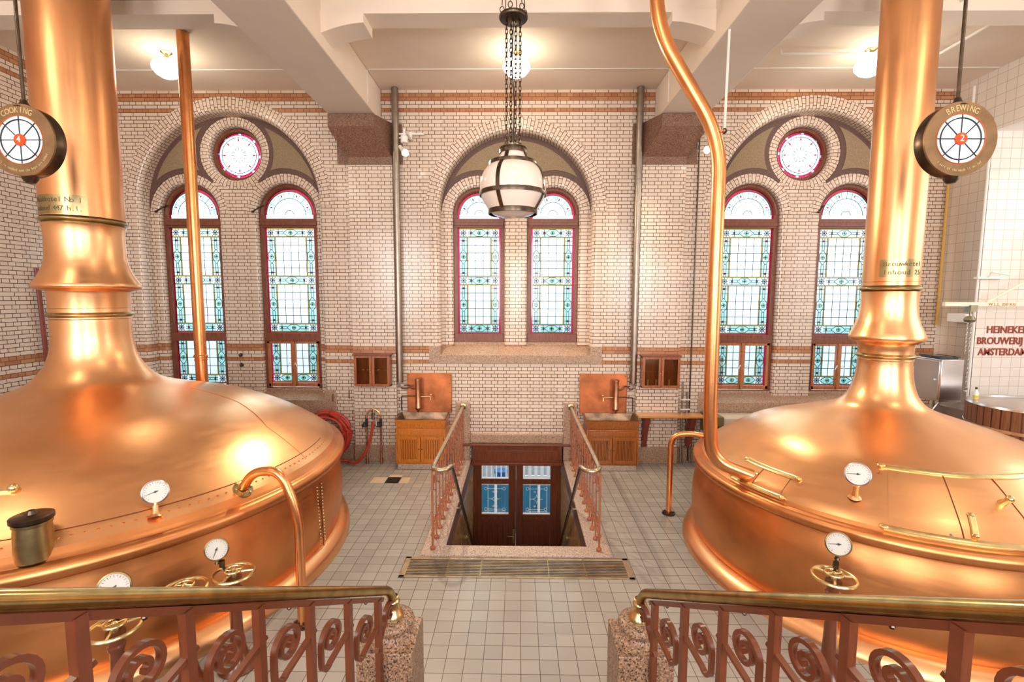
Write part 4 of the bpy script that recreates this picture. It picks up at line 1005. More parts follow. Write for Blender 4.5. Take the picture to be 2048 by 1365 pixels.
pipe('vertical_pipe', [(-4.40, 6.53, CZ-.004), (-4.40, 6.53, 1.66)], .074, COPP, 'straight copper pipe from the ceiling down behind the large kettle', fr=0, collars=[((-4.40, 6.53, 2.07), (0, 0, 1), .088, .022), ((-4.40, 6.53, 2.02), (0, 0, 1), .084, .01)], n=28)
for x, lab, s in ((-2.055, 'grey zinc drainpipe beside the pilaster, above the sink next to the red hose', -1), (1.985, 'grey zinc drainpipe beside the pilaster, above the sink next to the bench', 1)):
    pipe('drainpipe', [(x, 8.20, 6.32), (x, 8.20, 1.42)], .057, ZINC, lab, fr=0, collars=[((x, 8.20, z), (0, 0, 1), .0605, .008) for z in (5.93, 4.85, 3.3, 2.1, 1.45)])
    sx = .45*s
    b = B(); b.tube(fillet([(x, 8.2, 1.42), (x+.0, 8.2, 1.33), (x+(.10 if s < 0 else -.04), 8.16, 1.30), (x+(.24 if s < 0 else -.12), 8.13, 1.38)], .05), .012, 8); b.build('outlet', ZINC, bpy.data.objects['drainpipe' if s < 0 else 'drainpipe.001'])
# small pipes by the bench
def thin(name, pts, r, m, label, cat='pipe'): b = B(); b.tube(fillet(pts, .05, 5), r, 10); b.build(name, m, label=label, cat=cat)
thin('wall_pipe', [(3.0, 8.27, 5.75), (2.99, 8.27, .03)], .011, BRZ, 'thin dark conduit running down the wall beside the bench')
thin('wall_pipe', [(2.83, 8.17, 1.45), (2.83, 8.17, .02)], .017, ZINC, 'taller grey pipe rising through the end of the bench')
thin('wall_pipe', [(2.92, 8.19, 1.27), (2.92, 8.19, .80), (3.0, 8.19, .55), (3.0, 8.19, .02)], .017, ZINC, 'shorter grey pipe rising through the end of the bench')
b = B(); b.box(2.80, 2.96, 8.15, 8.26, 1.14, 1.155); b.box(2.80, 2.96, 8.15, 8.26, .97, .985); b.build('pipe_bracket', WHT, label='white clamps holding the two grey pipes above the bench', cat='bracket')
thin('rail_pipe', [(-7.08, 7.0, 3.30), (-7.08, 7.06, 1.2)], .03, DKRED, 'dark red upright pipe on the banded brick side wall')
thin('corner_pipe', [(7.10, 8.22, 5.1), (7.10, 8.22, 2.45)], .022, mat('ochre_paint', (.62, .36, .08), .4), 'ochre pipe in the corner between brick and white tiles')
b = B(); b.tube([(3.14, 5.5, 6.3), (2.262, 5.5, 4.75)], .012, 8) if False else b.tube([(2.27, 5.5, 5.79), (2.262, 5.5, 4.76)], .014, 8); b.sphere((2.262, 5.5, 4.73), .03, 10, m=1); b.build('hanging_rod', [WHT, BLK], label='thin white rod hanging from the beam behind the bent copper pipe', cat='rod')
for pts, lab in (([(3.6, 6.99, 6.30), (3.6, 6.99, 6.255), (5.78, 6.99, 6.255), (5.78, 5.0, 6.255)], 'white conduit under the ceiling that turns forward beside the BREWING sign rod'), ([(5.02, 6.95, 6.275), (5.02, 5.0, 6.275)], 'straight white conduit on the ceiling behind the flue of the hatched kettle')):
    b = B(); b.tube(fillet(pts, .04, 4), .02, 10); b.build('conduit', WHT, label=lab, cat='conduit')

# ------------------------------------------------------------------ valve columns
def valve(x, y, h, label, R=.142, g=None, rot=.4):
    t = thing('valve_column', label, 'valve', (x, y, 0))
    b = B(); b.lathe([(.14, 0), (.145, .012), (.13, .03), (.075, .10), (.05, .22), (.044, .34), (.040, h-.16), (.05, h-.14), (.052, h-.12), (.04, h-.11), (.04, h-.06), (.055, h-.05), (.055, h-.03), (.001, h-.025)], (x, y, 0), 32); b.build('column', IRON, t, sharp=50)
    b = B(); c = V((x, y, h)); b.tube([c+V((R*cos(2*pi*i/40), R*sin(2*pi*i/40), 0)) for i in range(40)], .0125, 8, closed=True)
    b.tube([c+V((R*.42*cos(2*pi*i/24), R*.42*sin(2*pi*i/24), .03)) for i in range(24)], .008, 8, closed=True)
    for k in range(3): a = rot+2*pi*k/3; d = V((cos(a), sin(a), 0)); b.tube([c+d*.012+V((0, 0, .012)), c+d*R], .010, 8)
    for k in range(4): a = rot+pi/2*k; d = V((cos(a), sin(a), 0)); b.tube([c+V((0, 0, .03)), c+d*R*.42+V((0, 0, .03))], .0045, 6)
    b.lathe([(.001, -.03), (.02, -.03), (.018, .035), (.001, .045)], c, 16); b.build('handwheel', BRS, t)
    if g:
        dx, dy, dz, gr, nd, f = g
        b = B(); b.tube([(x, y+.03, h-.09), (x+dx*.55, y+dy*.6+.02, h-.03), (x+dx*.75, y+dy*.8, h+dz*.35), (x+dx, y+dy, h+dz-gr)], .011, 10); b.lathe([(.02, 0), (.02, .05), (.001, .05)], (x+dx*.72, y+dy*.8, h+dz*.2), 10); b.build('gauge_pipe', BRZ, t)
        gauge(t, (x+dx, y+dy, h+dz-gr*1.4), (x+dx, y+dy, h+dz), gr, f, nd, .011, rim=BRSG, stemm=BRZ)
    return t
valve(-2.19, 3.49, .765, 'valve column with brass handwheel beside the bent copper pipe, small gauge on top', g=(-.15, .04, .17, .082, rad(250), (.35, -1, .25)))
valve(-2.42, 3.27, .775, 'valve column without a gauge between two gauged valve columns', rot=.1)
valve(-2.60, 2.88, .76, 'valve column nearest the stair rail, with the biggest gauge dial', g=(-.04, .06, .235, .092, rad(225), (.45, -1, .25)), rot=.9)
valve(2.362, 3.43, .825, 'valve column with brass handwheel and gauge in front of the hatched kettle', g=(.05, .05, .23, .085, rad(185), (-.35, -1, .25)), rot=.0)

# ------------------------------------------------------------------ railings
def spiral(cx, cz, R, turns=1.7, n=40, s=-1, a_end=pi):
    out = []
    for i in range(n+1):
        f = i/n; r = R*(.13+.87*f**.9); a = a_end+2*pi*turns*(1-f)*s; out.append((cx+r*cos(a), cz+r*sin(a)))
    return out
def fore_railing(sx, label):
    t = thing('stair_railing', label, 'railing', (sx*.79, 2.7, 0)); X = lambda y: sx*(1.373-(y)*.2121)-(.008)
    # handrail runs straight down the stair flight
    zr = lambda y: 2.112-(y-1.15)*.634
    P = lambda y, dz=0: V((X(y), y, zr(y)+dz))
    hp = [P(.12), P(2.70), P(2.80, .03), V((sx*.775-.008, 2.845, 1.07)), V((sx*.775-.008, 2.85, .99))]
    b = B(); b.tube(fillet([P(.12), P(2.79, .02), V((sx*.775-.008, 2.85, .98))], .09, 8), .0275, 24); b.build('handrail', BRSG if False else BRSR, t)
    b = B(); b.tube([P(.12, -.036), P(2.70, -.036)], .017, 4); b.build('under_rail', IRON, t)
    b = B(); b.lathe([(.0285, 1.02), (.036, 1.015), (.036, 1.005), (.032, 1.0), (.040, .99), (.043, .98), (.038, .97), (.044, .94), (.058, .91), (.066, .892), (.066, .88), (.02, .878)], (sx*.775-.008, 2.85, 0), 32); b.build('ferrule', BRS, t, sharp=50)
    ys = [1.15+.30*k for k in range(-3, 6)]
    U = (P(2)-P(1)); U.z = 0; Lh = U.length; Un = U.normalized(); N = Un.cross(V((0, 0, 1))).normalized(); dy = U.y/Lh
    for k, y in enumerate(ys):
        p = P(y); zb = max(.05, 1.25-.18*max(0, (y-.4)/.33)); w = .0165
        b = B(); rows = []
        for z in (zb, zr(y)-.035): rows.append([V((p.x, p.y, z))+Un*a_+N*c_ for a_, c_ in ((-w, -w), (-w, w), (w, w), (w, -w))])
        b.grid(rows, 0, True, False); b.build('baluster', IRON, t)
        last = y > 2.5
        # scroll between this baluster and the next
        O = V((p.x, p.y, 0)); s = .30/dy; z0 = lambda u: zr(y+u*dy)
        R = .083 if not last else .06; cx_ = s*.5 if not last else s*.45; cz_ = z0(cx_)-(.215 if not last else .115)
        sp = spiral(cx_, cz_, R); L_ = cx_-R
        if not last:
            ub = cz_-.085; path = sp+[(L_, cz_-.04), (L_, ub)]+[(L_+.042-.042*cos(a_), ub-.048*sin(a_)) for a_ in [pi*i/18 for i in range(1, 14)]]+[(s+.0, z0(s)-.195), (s+.03, z0(s+.03)-.165)]
        else: path = sp+[(L_, cz_-.03), (.0, cz_-.12), (-.03, cz_-.15)]
        b = B(); b.sweep2(path, .0085, .0125, O, Un, V((0, 0, 1))); b.build('scroll', IRON, t)
        if k % 2: b = B(); b.sphere(P(y+.17, -.052), .010, 8); b.build('screw', BRZ, t)

fore_railing(-1, 'brown iron stair railing with brass handrail in front of the large kettle')
fore_railing(1, 'brown iron stair railing with brass handrail in front of the hatched kettle')
for sx, lab in ((-1, 'granite newel post at the foot of the stair railing on the large kettle side'), (1, 'granite newel post at the foot of the stair railing on the hatched kettle side')):
    t = thing('newel_post', lab, 'post', (sx*.785-.01, 2.86, 0)); x0, x1 = sorted((sx*.959-.015, sx*.622-.012))
    b = B(); b.box(x0, x1, 2.69, 3.04, 0, .75); b.build('block', NEWEL, t, bevel=.006)
    b = B(); b.lathe([(.15, .75), (.125, .765), (.10, .785), (.10, .80), (.118, .812), (.134, .83), (.138, .85), (.13, .87), (.105, .882), (.001, .885)], (sx*.785-.008, 2.86, 0), 40); b.build('cushion', NEWEL, t, sharp=60)

def pit_railing(sx, x, label):
    t = thing('stairwell_railing', label, 'railing', (x, 5.21, 0)); xi = x-sx*.20
    hp = [(x, 8.25, .985), (x, 5.30, .975), (x, 5.17, .972)]
    pts = [V((x, 8.25, .985)), V((x, 5.35, .975))]+[V(((x+xi)/2+(x-xi)/2*cos(a), 5.33-.16*sin(a), .972)) for a in [pi*i/14 for i in range(1, 14)]]+[V((xi, 5.35, .955))]
    b = B(); b.tube(pts, .0265, 16); b.build('handrail', BRSR2, t)
    b = B(); b.tube([(xi, 5.35, .955), (xi, 5.42, .91), (x-sx*.185, 7.9, -1.33), (x-sx*.185, 8.05, -1.44)], .023, 14); b.build('stair_handrail', BLKR, t)
    for yy, zz in ((6.35, .03), (7.45, -.90)):
        f = (yy-5.42)/(7.9-5.42); z = .91+(-1.33-.91)*f; xw = PX0 if sx < 0 else PX1
        b = B(); b.tube([(x-sx*.19, yy, z-.02), (x-sx*.17, yy, z-.07), (xw-sx*.0, yy, z-.07)], .008, 8); b.lathe([(.001, 0), (.03, 0), (.03, .01), (.001, .012)], (xw, yy, z-.07), 14, 0, M4.Rotation(-sx*pi/2, 4, 'Y')); b.build('bracket', BRSG, t)
    b = B(); b.lathe([(.055, 0), (.055, .012), (.03, .02), (.028, .04)], (x, 8.25, .985), 20, 0, M4.Rotation(pi/2, 4, 'X')); b.build('wall_rosette', BRSG, t)
    b = B(); b.box(x-.012, x+.012, 5.21, 8.25, .935, .95); b.build('top_bar', IRON2, t)
    b = B(); b.box(x-.009, x+.009, 5.21, 8.25, .20, .215); b.build('lower_bar', IRON2, t)
    ys = [5.21+.25*k for k in range(13)]
    for k, y in enumerate(ys):
        b = B(); w = .0085 if k else .011; b.box(x-w, x+w, y-w, y+w, .03, .94)
        b.box(x-.02, x+.02, y-.02, y+.02, .195, .22); b.lathe([(.03, .03), (.032, .055), (.016, .075), (.001, .08)], (x, y, 0), 8); b.build('baluster', IRON2, t, bevel=0)
        if k < 12:
            s = .25; b = B()
            sp = spiral(s*.5, .80, .062, 1.5, 26); b.sweep2(sp+[(s*.5-.062, .74), (s*.5-.045, .70), (s, .62)], .005, .007, (x, y, 0), (0, 1, 0), (0, 0, 1))
            b.build('scroll', IRON2, t)
            b = B(); sp = spiral(s*.5, .33, .055, 1.3, 22); b.sweep2(sp+[(s*.5-.055, .28), (.02, .215)], .005, .007, (x, y, 0), (0, 1, 0), (0, 0, 1)); b.build('scroll', IRON2, t)
BRSR2 = mat('pale_handrail_brass', (.60, .53, .38), .25, 1, .2, 10); BLKR = mat('dark_handrail', (.07, .045, .035), .25, .3, coat=.3)
IRON2 = mat('copper_brown_iron', (.40, .14, .07), .28, .2, .15, 10, coat=.2)
pit_railing(-1, -.965, 'iron railing with brass handrail along the stairwell, on the side of the red hose')
pit_railing(1, .925, 'iron railing with brass handrail along the stairwell, on the side of the bench')
GRB = mat('worn_grille_brass', (.50, .40, .28), .35, .85, .25, 6)
# brass floor grille
t = thing('floor_grille', 'long brass floor grille in front of the stairwell', 'grille', (0, 4.9, 0)); gx0, gx1, gy0, gy1 = -1.235, 1.215, 4.70, 5.09
b = B(); b.box(gx0, gx1, gy0, gy0+.035, -.02, .008); b.box(gx0, gx1, gy1-.035, gy1, -.02, .008); b.box(gx0, gx0+.06, gy0, gy1, -.02, .008); b.box(gx1-.06, gx1, gy0, gy1, -.02, .008); b.build('grille_frame', GRB, t, bevel=.003)
b = B(); b.box(gx0+.03, gx1-.03, gy0+.03, gy1-.03, .0005, .0015); b.build('slat_gap_shade', BLK, t)  # black sheet standing in for the shade between the slats
for k in range(11): y = gy0+.05+k*.029; b = B(); b.box(gx0+.06, gx1-.06, y-.0055, y+.0055, .002, .008); b.build('slat', GRB, t)
for x in (-.75, -.39, .33, .72): b = B(); b.box(x-.006, x+.006, gy0+.03, gy1-.03, 0, .0085); b.build('cross_bar', BRSG, t)
b = B(); b.box(-2.08, -1.87, 7.21, 7.45, .0, .003, 0)
for k in range(8): x = -2.075+.026*k; b.box(x, x+.012, 7.22, 7.44, .003, .009, 1)
b.build('floor_drain', [BLK, BRZ], label='small square drain grate in the floor tiles by the sink beside the hose', cat='drain')
b = B()
for x0, x1, y0, y1 in ((-2.31, -2.09, 7.21, 7.45), (-1.86, -1.72, 7.21, 7.45), (-2.08, -1.87, 7.46, 7.56)): b.box(x0, x1, y0, y1, 0, .0015)
b.build('trim_60', mat('cream_floor_tile', (.70, .56, .40), .3), **ST)
# ------------------------------------------------------------------ sink cabinets
def sink(x0, x1, bx0, bx1, wood, louv, tapx, tap_dir, label):
    t = thing('sink_cabinet', label, 'sink', ((x0+x1)/2, 8.0, 0)); y0, y1 = 7.80, 8.25; w = x1-x0; xm = (x0+x1)/2
    b = B(); b.box(x0+.02, x1-.02, y0+.02, y1, 0, .09); b.build('plinth', GRANP, t, bevel=.005)
    b = B(); b.box(x0, x0+.03, y0, y1, .09, .70); b.box(x1-.03, x1, y0, y1, .09, .70); b.box(x0, x1, y0+.02, y1, .09, .12); b.box(x0+.03, x1-.03, y0, y0+.03, .12, .14); b.box(x0+.03, x1-.03, y0, y0+.03, .56, .70); b.box(x0+.02, x1-.02, y0+.03, y0+.04, .14, .56)
    b.build('body', wood, t, bevel=.004)
    b = B(); tp, bt, fl = (y0-.02, x0-.01, x1+.01), (y0+.02, x0+.02, x1-.02), 0
    # outer trough, open top
    b.face([(bt[1], bt[0], .70), (bt[2], bt[0], .70), (tp[2], tp[0], .86), (tp[1], tp[0], .86)]); b.face([(bt[1], y1, .70), (bt[1], bt[0], .70), (tp[1], tp[0], .86), (tp[1], y1, .88)]); b.face([(bt[2], bt[0], .70), (bt[2], y1, .70), (tp[2], y1, .88), (tp[2], tp[0], .86)])
    b.build('apron', wood, t, recalc=False)
    b = B(); i0 = .022
    T_ = [(tp[1], tp[0]), (tp[2], tp[0]), (tp[2], y1), (tp[1], y1)]; I_ = [(tp[1]+i0, tp[0]+i0), (tp[2]-i0, tp[0]+i0), (tp[2]-i0, y1-.03), (tp[1]+i0, y1-.03)]; D_ = [(x0+.08, y0+.08), (x1-.08, y0+.08), (x1-.08, y1-.08), (x0+.08, y1-.08)]
    for k in range(4):
        j = (k+1) % 4; za = (.865, .865, .885, .885); b.face([(*T_[k], za[k]), (*T_[j], za[j]), (*I_[j], za[j]), (*I_[k], za[k])]); b.face([(*I_[k], za[k]), (*I_[j], za[j]), (*D_[j], .72), (*D_[k], .72)])
    b.face([(*p, .72) for p in D_]); b.build('basin', TARN, t, recalc=False)
    b = B(); b.box(x0+.06, x1-.06, y0-.012, y0+.0, .60, .67); b.build('drawer_front', wood, t, bevel=.003)
    for s in (0, 1):
        a, c = (x0+.035, xm-.006) if s == 0 else (xm+.006, x1-.035)
        b = B(); b.box(a, a+.05, y0-.012, y0+.006, .13, .57); b.box(c-.05, c, y0-.012, y0+.006, .13, .57); b.box(a+.05, c-.05, y0-.012, y0+.006, .13, .18); b.box(a+.05, c-.05, y0-.012, y0+.006, .52, .57)
        d = b.build('door', wood, t, bevel=.003); b = B(); n = louv
        for k in range(n): xx = a+.05+(c-a-.1)*(k+.5)/n; b.box(xx-(c-a-.1)/n*.30, xx+(c-a-.1)/n*.30, y0-.004, y0+.004, .18, .52)
        b.build('panel', wood, d)
        b = B(); b.sphere((c-.02 if s == 0 else a+.02, y0-.02, .36), .010, 10); b.build('knob', BRZ, d)
    b = B(); b.box(bx0, bx1, 8.265, 8.29, .87, 1.57); b.box(bx0, bx1, 8.255, 8.27, 1.55, 1.57); b.box(bx0, bx0+.012, 8.255, 8.27, .87, 1.57); b.box(bx1-.012, bx1, 8.255, 8.27, .87, 1.57); b.build('backsplash', SPL, t, bevel=.003)
    for xx in (bx0+.025, bx1-.025): b = B(); b.sphere((xx, 8.255, 1.54), .014, 10, sz=1); b.build('screw', BRSG, t)
    b = B(); b.lathe([(.001, 1.50), (.035, 1.50), (.055, 1.485), (.056, 1.46), (.048, 1.455), (.048, 1.0), (.055, .985), (.055, .97), (.02, .93), (.012, .90)], (tapx, 8.14, 0), 24); b.build('water_heater', COPW, t, sharp=50)
    s = tap_dir
    b = B(); b.tube([(tapx, 8.16, 1.17), (tapx+s*.22, 8.2, 1.17)], .010, 8); b.tube([(tapx+s*.22, 8.24, 1.17), (tapx+s*.22, 8.12, 1.17), (tapx+s*.22, 8.10, 1.12)], .013, 8); b.sphere((tapx+s*.22, 8.15, 1.21), .022, 10); b.build('tap', BRS, t)
    b = B(); b.tube(fillet([(tapx, 8.2, 1.30), (tapx-s*.13, 8.2, 1.30), (tapx-s*.16, 8.2, 1.37), (tapx-s*.26, 8.22, 1.36)], .04, 4), .009, 8); b.tube(fillet([(tapx-s*.03, 8.22, 1.17), (tapx-s*.31, 8.22, 1.17), (tapx-s*.31, 8.22, .92)], .03, 4), .009, 8); b.build('supply_pipe', BRZ, t)
TARN = mat('tarnished_copper_basin', (.22, .14, .09), .4, .9, .5, 8); SPL = mat('copper_sheet', (.55, .18, .07), .42, .75, .3, 5); COPW = mat('brown_copper', (.42, .20, .11), .3, .9, .3, 8)
sink(-2.045, -1.215, -1.945, -1.165, OAK, 7, -1.73, 1, 'orange varnished sink cabinet with copper backsplash, between the stairwell and the double valve')
sink(1.14, 2.005, 1.075, 1.895, OAKD, 12, 1.68, -1, 'browner varnished sink cabinet with copper backsplash, beside the wooden bench')

# ------------------------------------------------------------------ small wall cabinets
AMBER = glass('amber_cabinet_glass', (.55, .42, .22))
def wall_cab(x0, x1, label, candles):
    t = thing('wall_cabinet', label, 'cabinet', ((x0+x1)/2, 8.12, 1.37)); y0, y1, z0, z1 = 8.04, 8.198, 1.37, 1.90; xm = (x0+x1)/2
    b = B(); b.box(x0, x0+.02, y0+.02, y1, z0, z1); b.box(x1-.02, x1, y0+.02, y1, z0, z1); b.box(x0, x1, y0+.02, y1, z0, z0+.02); b.box(x0, x1, y0+.02, y1, z1-.02, z1); b.box(x0, x1, y1-.012, y1, z0, z1); b.box(x0+.02, x1-.02, y0+.05, y1-.01, z0+.26, z0+.27); b.build('case', CABW, t)
    b = B(); b.box(x0-.02, x1+.02, y0-.015, y1, z1, z1+.03); b.build('cornice', FRAME, t, bevel=.006)
    for a, c in ((x0, xm-.003), (xm+.003, x1)):
        b = B(); f = .042; b.box(a, a+f, y0, y0+.022, z0, z1); b.box(c-f, c, y0, y0+.022, z0, z1); b.box(a+f, c-f, y0, y0+.022, z0, z0+f); b.box(a+f, c-f, y0, y0+.022, z1-f, z1); d = b.build('door', CABW, t, bevel=.004)
        b = B(); b.face([(a+f, y0+.012, z0+f), (c-f, y0+.012, z0+f), (c-f, y0+.012, z1-f), (a+f, y0+.012, z1-f)]); b.build('pane', AMBER, d, recalc=False)
    b = B(); b.sphere((xm-.02, y0-.012, z0+.25), .009, 8); b.build('knob', BRS, t)
    return y0, z0
CABW = mat('cabinet_wood', (.34, .10, .04), .3, 0, .3, 7, stretch=(10, 10, 1), coat=.3)
wall_cab(-2.80, -2.19, 'small glazed wooden wall cabinet above the double hose valve', 0)
wall_cab(2.10, 2.735, 'small glazed wooden wall cabinet with pale cylinders inside, above the bench', 1)
for k, (x, l) in enumerate(((2.21, 'pale cylinder in the small cabinet above the bench, outermost by the drainpipe'), (2.35, 'pale cylinder in the small cabinet above the bench, middle one'), (2.57, 'pale cylinder alone behind the other door of the small cabinet above the bench'))):
    b = B(); b.lathe([(.001, 1.405), (.012, 1.405), (.012, 1.52), (.001, 1.525)], (x, 8.10, -.013), 12); b.build('candle', DIAL, label=l, cat='candle', group='pale cylinders in the wall cabinet')
for k, (x, l) in enumerate(((-2.66, 'small white tag on the shelf in the cabinet above the double valve, first of three'), (-2.58, 'small white tag on the shelf in the cabinet above the double valve, middle of three'), (-2.40, 'white tag behind the other door of the cabinet above the double valve'))):
    b = B(); b.box(x-.018, x+.018, 8.10, 8.13, 1.64, 1.657); b.build('tag', DIAL, label=l, cat='tag', group='white tags in the wall cabinet')

# bench shelf
t = thing('bench', 'varnished wooden bench shelf on dark red brackets, fixed to the brick wall', 'bench', (2.6, 8.1, 0))
b = B(); b.box(2.02, 3.14, 7.93, 8.19, .875, .915); b.build('bench_top', BENCH, t, bevel=.006)
for x in (2.20, 2.98):
    b = B(); pl = [(8.28, .875), (7.99, .875), (8.0, .80), (8.10, .60), (8.17, .40), (8.18, .30), (8.28, .30)]
    yb = 8.195 if x < 2.7 else 8.29; pl = [(min(y, yb), z) for y, z in pl]
    n = len(pl)
    b.face([(x-.045, y, z) for y, z in pl]); b.face([(x+.045, y, z) for y, z in pl][::-1])
    for i in range(n): p, q_ = pl[i], pl[(i+1) % n]; b.face([(x-.045, *p), (x-.045, *q_), (x+.045, *q_), (x+.045, *p)])
    b.build('bracket', DKRED, t, bevel=.004)

# trough behind the kettle
t = thing('steel_trough', 'pale steel trough on the wall behind the bent copper pipe and the hatched kettle', 'trough', (3.9, 8.0, .8))
b = B(); b.box(3.42, 5.1, 7.86, 8.24, .86, .90); b.box(3.42, 5.1, 7.86, 7.89, .74, .88); b.build('rim', mat('cream_enamel', (.78, .68, .55), .3), t, bevel=.01)
b = B(); sec = [(7.80, .93), (8.24, .93), (8.24, .62), (7.98, .62), (7.80, .78)]
b.face([(3.18, y, z) for y, z in sec]); b.face([(3.40, y, z) for y, z in sec][::-1])
for i in range(5): p, q_ = sec[i], sec[(i+1) % 5]; b.face([(3.18, *p), (3.18, *q_), (3.40, *q_), (3.40, *p)])
b.build('end_box', mat('olive_paint', (.20, .15, .06), .4), t)
b = B(); b.box(3.5, 3.54, 7.95, 8.2, 0, .86); b.box(5.0, 5.04, 7.95, 8.2, 0, .86); b.build('leg_frame', STEEL, t)

# ------------------------------------------------------------------ hose and double valve
b = B(); cx, cz = -3.33, .49; pts = []
random.seed(3)
for w in range(7):
    R = .40-.014*w+random.uniform(-.012, .012); yy = 8.20-.05*(w % 3)-.012*w
    for i in range(32):
        a = 2*pi*i/32+.3; pts.append((cx+(R+.012*sin(2*a+w))*cos(a)*1.0, yy+.012*sin(a*3+w), cz+(R*1.06+.012*cos(3*a+w))*sin(a)))
hose_end = [(-2.95, 8.02, .14), (-2.86, 7.97, .05), (-2.74, 7.96, .06), (-2.62, 7.97, .22), (-2.54, 8.0, .42), (-2.505, 8.02, .62), (-2.49, 8.03, .76)]
b.tube(pts, .026, 8); b.tube([V(p) for p in bez(pts[-6], (-3.2, 8.05, .02), (-2.95, 8.02, .07), 8)]+[V(p) for p in fillet([(-2.93, 8.02, .06)]+hose_end[1:], .12, 5)], .024, 10)
b.build('coiled_hose', HOSE, label='red rubber hose coiled on the wall behind the large kettle', cat='hose', merge=False)
b = B()
for a0 in (.9, 1.35, 1.9): 
    p = V((cx+.37*cos(a0), 8.13, cz+.39*sin(a0))); d = V((cos(a0), 0, sin(a0))); b.tube([p+d*.07+V((0, .07, 0)), p+d*.075+V((0, -.10, 0)), p-d*.075+V((0, -.10, 0)), p-d*.07+V((0, .07, 0))], .004, 6)
b.build('hose_tie', BRSG, label='thin wire ties around the coiled red hose', cat='tie', kind=None)
t = thing('double_valve', 'twin-pipe hose valve with black knobs under an arched copper pipe', 'valve', (-2.5, 8.08, 0))
for x in (-2.62, -2.375):
    b = B(); b.tube([(x, 8.09, 0), (x, 8.09, .70)], .016, 10); b.lathe([(.026, .0), (.026, .10), (.018, .11)], (x, 8.09, 0), 14); b.build('riser', COPW, t)
    b = B(); b.lathe([(.02, -.045), (.04, -.04), (.045, -.01), (.03, .015), (.02, .035), (.001, .04)], (x-.03, 8.06, .70), 14); b.tube([(x, 8.09, .66), (x, 8.09, .80)], .022, 10); b.build('knob', BLK, t, sharp=50)
b = B(); b.tube([(-2.4975+.1225*cos(a), 8.09, .80+.165*sin(a)) for a in [pi*i/20 for i in range(21)]], .014, 10); b.build('arch_pipe', COPP, t)
b = B(); b.tube([(-2.4975, 8.09, .965), (-2.4975, 8.07, .78)], .016, 10); b.lathe([(.02, .90), (.034, .895), (.034, .87), (.02, .865), (.02, .83), (.03, .82), (.03, .80), (.02, .79)], (-2.4975, 8.07, 0), 16); b.tube([(-2.45, 8.05, .84), (-2.43, 8.03, .68)], .012, 8); b.build('mixer', ZINC, t)
# studs and hooks on the wall
for x, z, r in ((-4.965-.06, 1.84, .035), (-4.965-.055, 1.66, .035)):
    b = B(); b.lathe([(.001, .05), (r*.5, .045), (r, .02), (r, 0)], (x, YB, z), 14, 0, M4.Rotation(pi/2, 4, 'X')); b.build('wall_stud', BRZ, label='round dark stud on the pier between the casements, %s' % ('upper of the pair' if z > 1.7 else 'lower of the pair'), cat='stud')
for i, (x, z, lab) in enumerate(((-3.27, 1.12, 'dark peg on the wall right of the casement sill, nearer the window'), (-2.98, 1.18, 'brown peg on the brick between the casement and the pilaster'))):
    b = B(); b.tube([(x, WY, z+.07), (x, WY-.025, z+.06), (x, WY-.025, z-.06), (x, WY, z-.07)], .010, 6); b.build('wall_peg', COPW, label=lab, cat='peg')
for i, (x, n) in enumerate(((4.83, 'nearer the fixed side'), (4.99, 'nearer the kettle flue'))):
    pass
# ------------------------------------------------------------------ alcove by the white tiles
b = B(); o = lambda x, z: TS((x, AY-.006, z))
b.text('HEINEKEN', .155, .005, o(7.32, 2.41), align='LEFT', xs=.92, off=.0022); b.text('BROUWERIJ', .155, .005, o(7.185, 2.235), align='LEFT', xs=.86, off=.0022); b.text('AMSTERDAM', .155, .005, o(7.22, 2.06), align='LEFT', xs=.84, off=.0022)
b.build('wall_lettering', TEXTR, label='red-brown lettering HEINEKEN BROUWERIJ AMSTERDAM on the white tiles', cat='lettering', recalc=False, merge=False)
t = thing('jib_crane', 'cream jib crane arm marked W.L.L. 250 KG with a hoist', 'crane', (7.6, 7.3, 2.8))
b = B(); b.box(6.38, 9.1, 7.27, 7.33, 2.78, 2.845); b.build('jib', mat('cream_paint', (.86, .76, .60), .4), t, bevel=.006)
b = B(); b.tube([(7.02, 7.3, 2.84), (8.6, 7.3, 3.75)], .022, 8); b.build('tie_bar', MATS['cream_paint'], t)
b = B(); b.text('W.L.L. 250 KG', .06, .001, TS((7.22, 7.268, 2.812)), xs=1.1, off=.001); b.build('marking', mat('ochre_letter', (.42, .27, .07), .5), t, recalc=False, merge=False)
b = B(); b.box(6.74, 6.84, 7.24, 7.36, 2.70, 2.80); b.tube([(6.79, 7.3, 2.70), (6.79, 7.3, 2.64)], .012, 8); b.lathe([(.001, .09), (.05, .08), (.075, .03), (.06, .0), (.001, -.01)], (6.79, 7.3, 2.55), 16); b.build('hoist', mat('grey_bronze', (.30, .26, .18), .35, .8, .2, 10), t)
for x in (6.765, 6.82):
    b = B(); n = 28 if x > 6.8 else 14
    for i in range(n): link(b, (x, 7.3, 2.52-.034*i), .036, .008, .0028, 0 if i % 2 else pi/2)
    b.build('chain', STEEL, t)
b = B(); b.tube([(6.82+.03*cos(a), 7.3, 1.52+.03*sin(a)) for a in [rad(100-25*i) for i in range(11)]], .007, 8); b.build('hook', STEEL, t)
for x, lab in ((7.02, 'slim white upright pipe on the tiles behind the hoist chain'),): thin('upright_pipe', [(7.142, 7.60, 5.42), (7.142, 7.60, 0)], .018, WHT, lab)
b = B(); b.box(7.02, 7.14, 7.62, 7.95, 2.52, 2.66); b.build('junction_box', WHT, bevel=.012, label='white junction box on the tiled wall below the crane arm', cat='box')
b = B(); b.box(7.05, 7.45, 7.50, 7.575, 3.20, 3.235); b.tube([(7.2, 7.5, 3.22), (7.2, 7.45, 3.30), (7.45, 7.44, 3.26)], .012, 8); b.build('swivel_tap', WHT, label='small white swivel tap on the tiles above the crane tie', cat='tap')
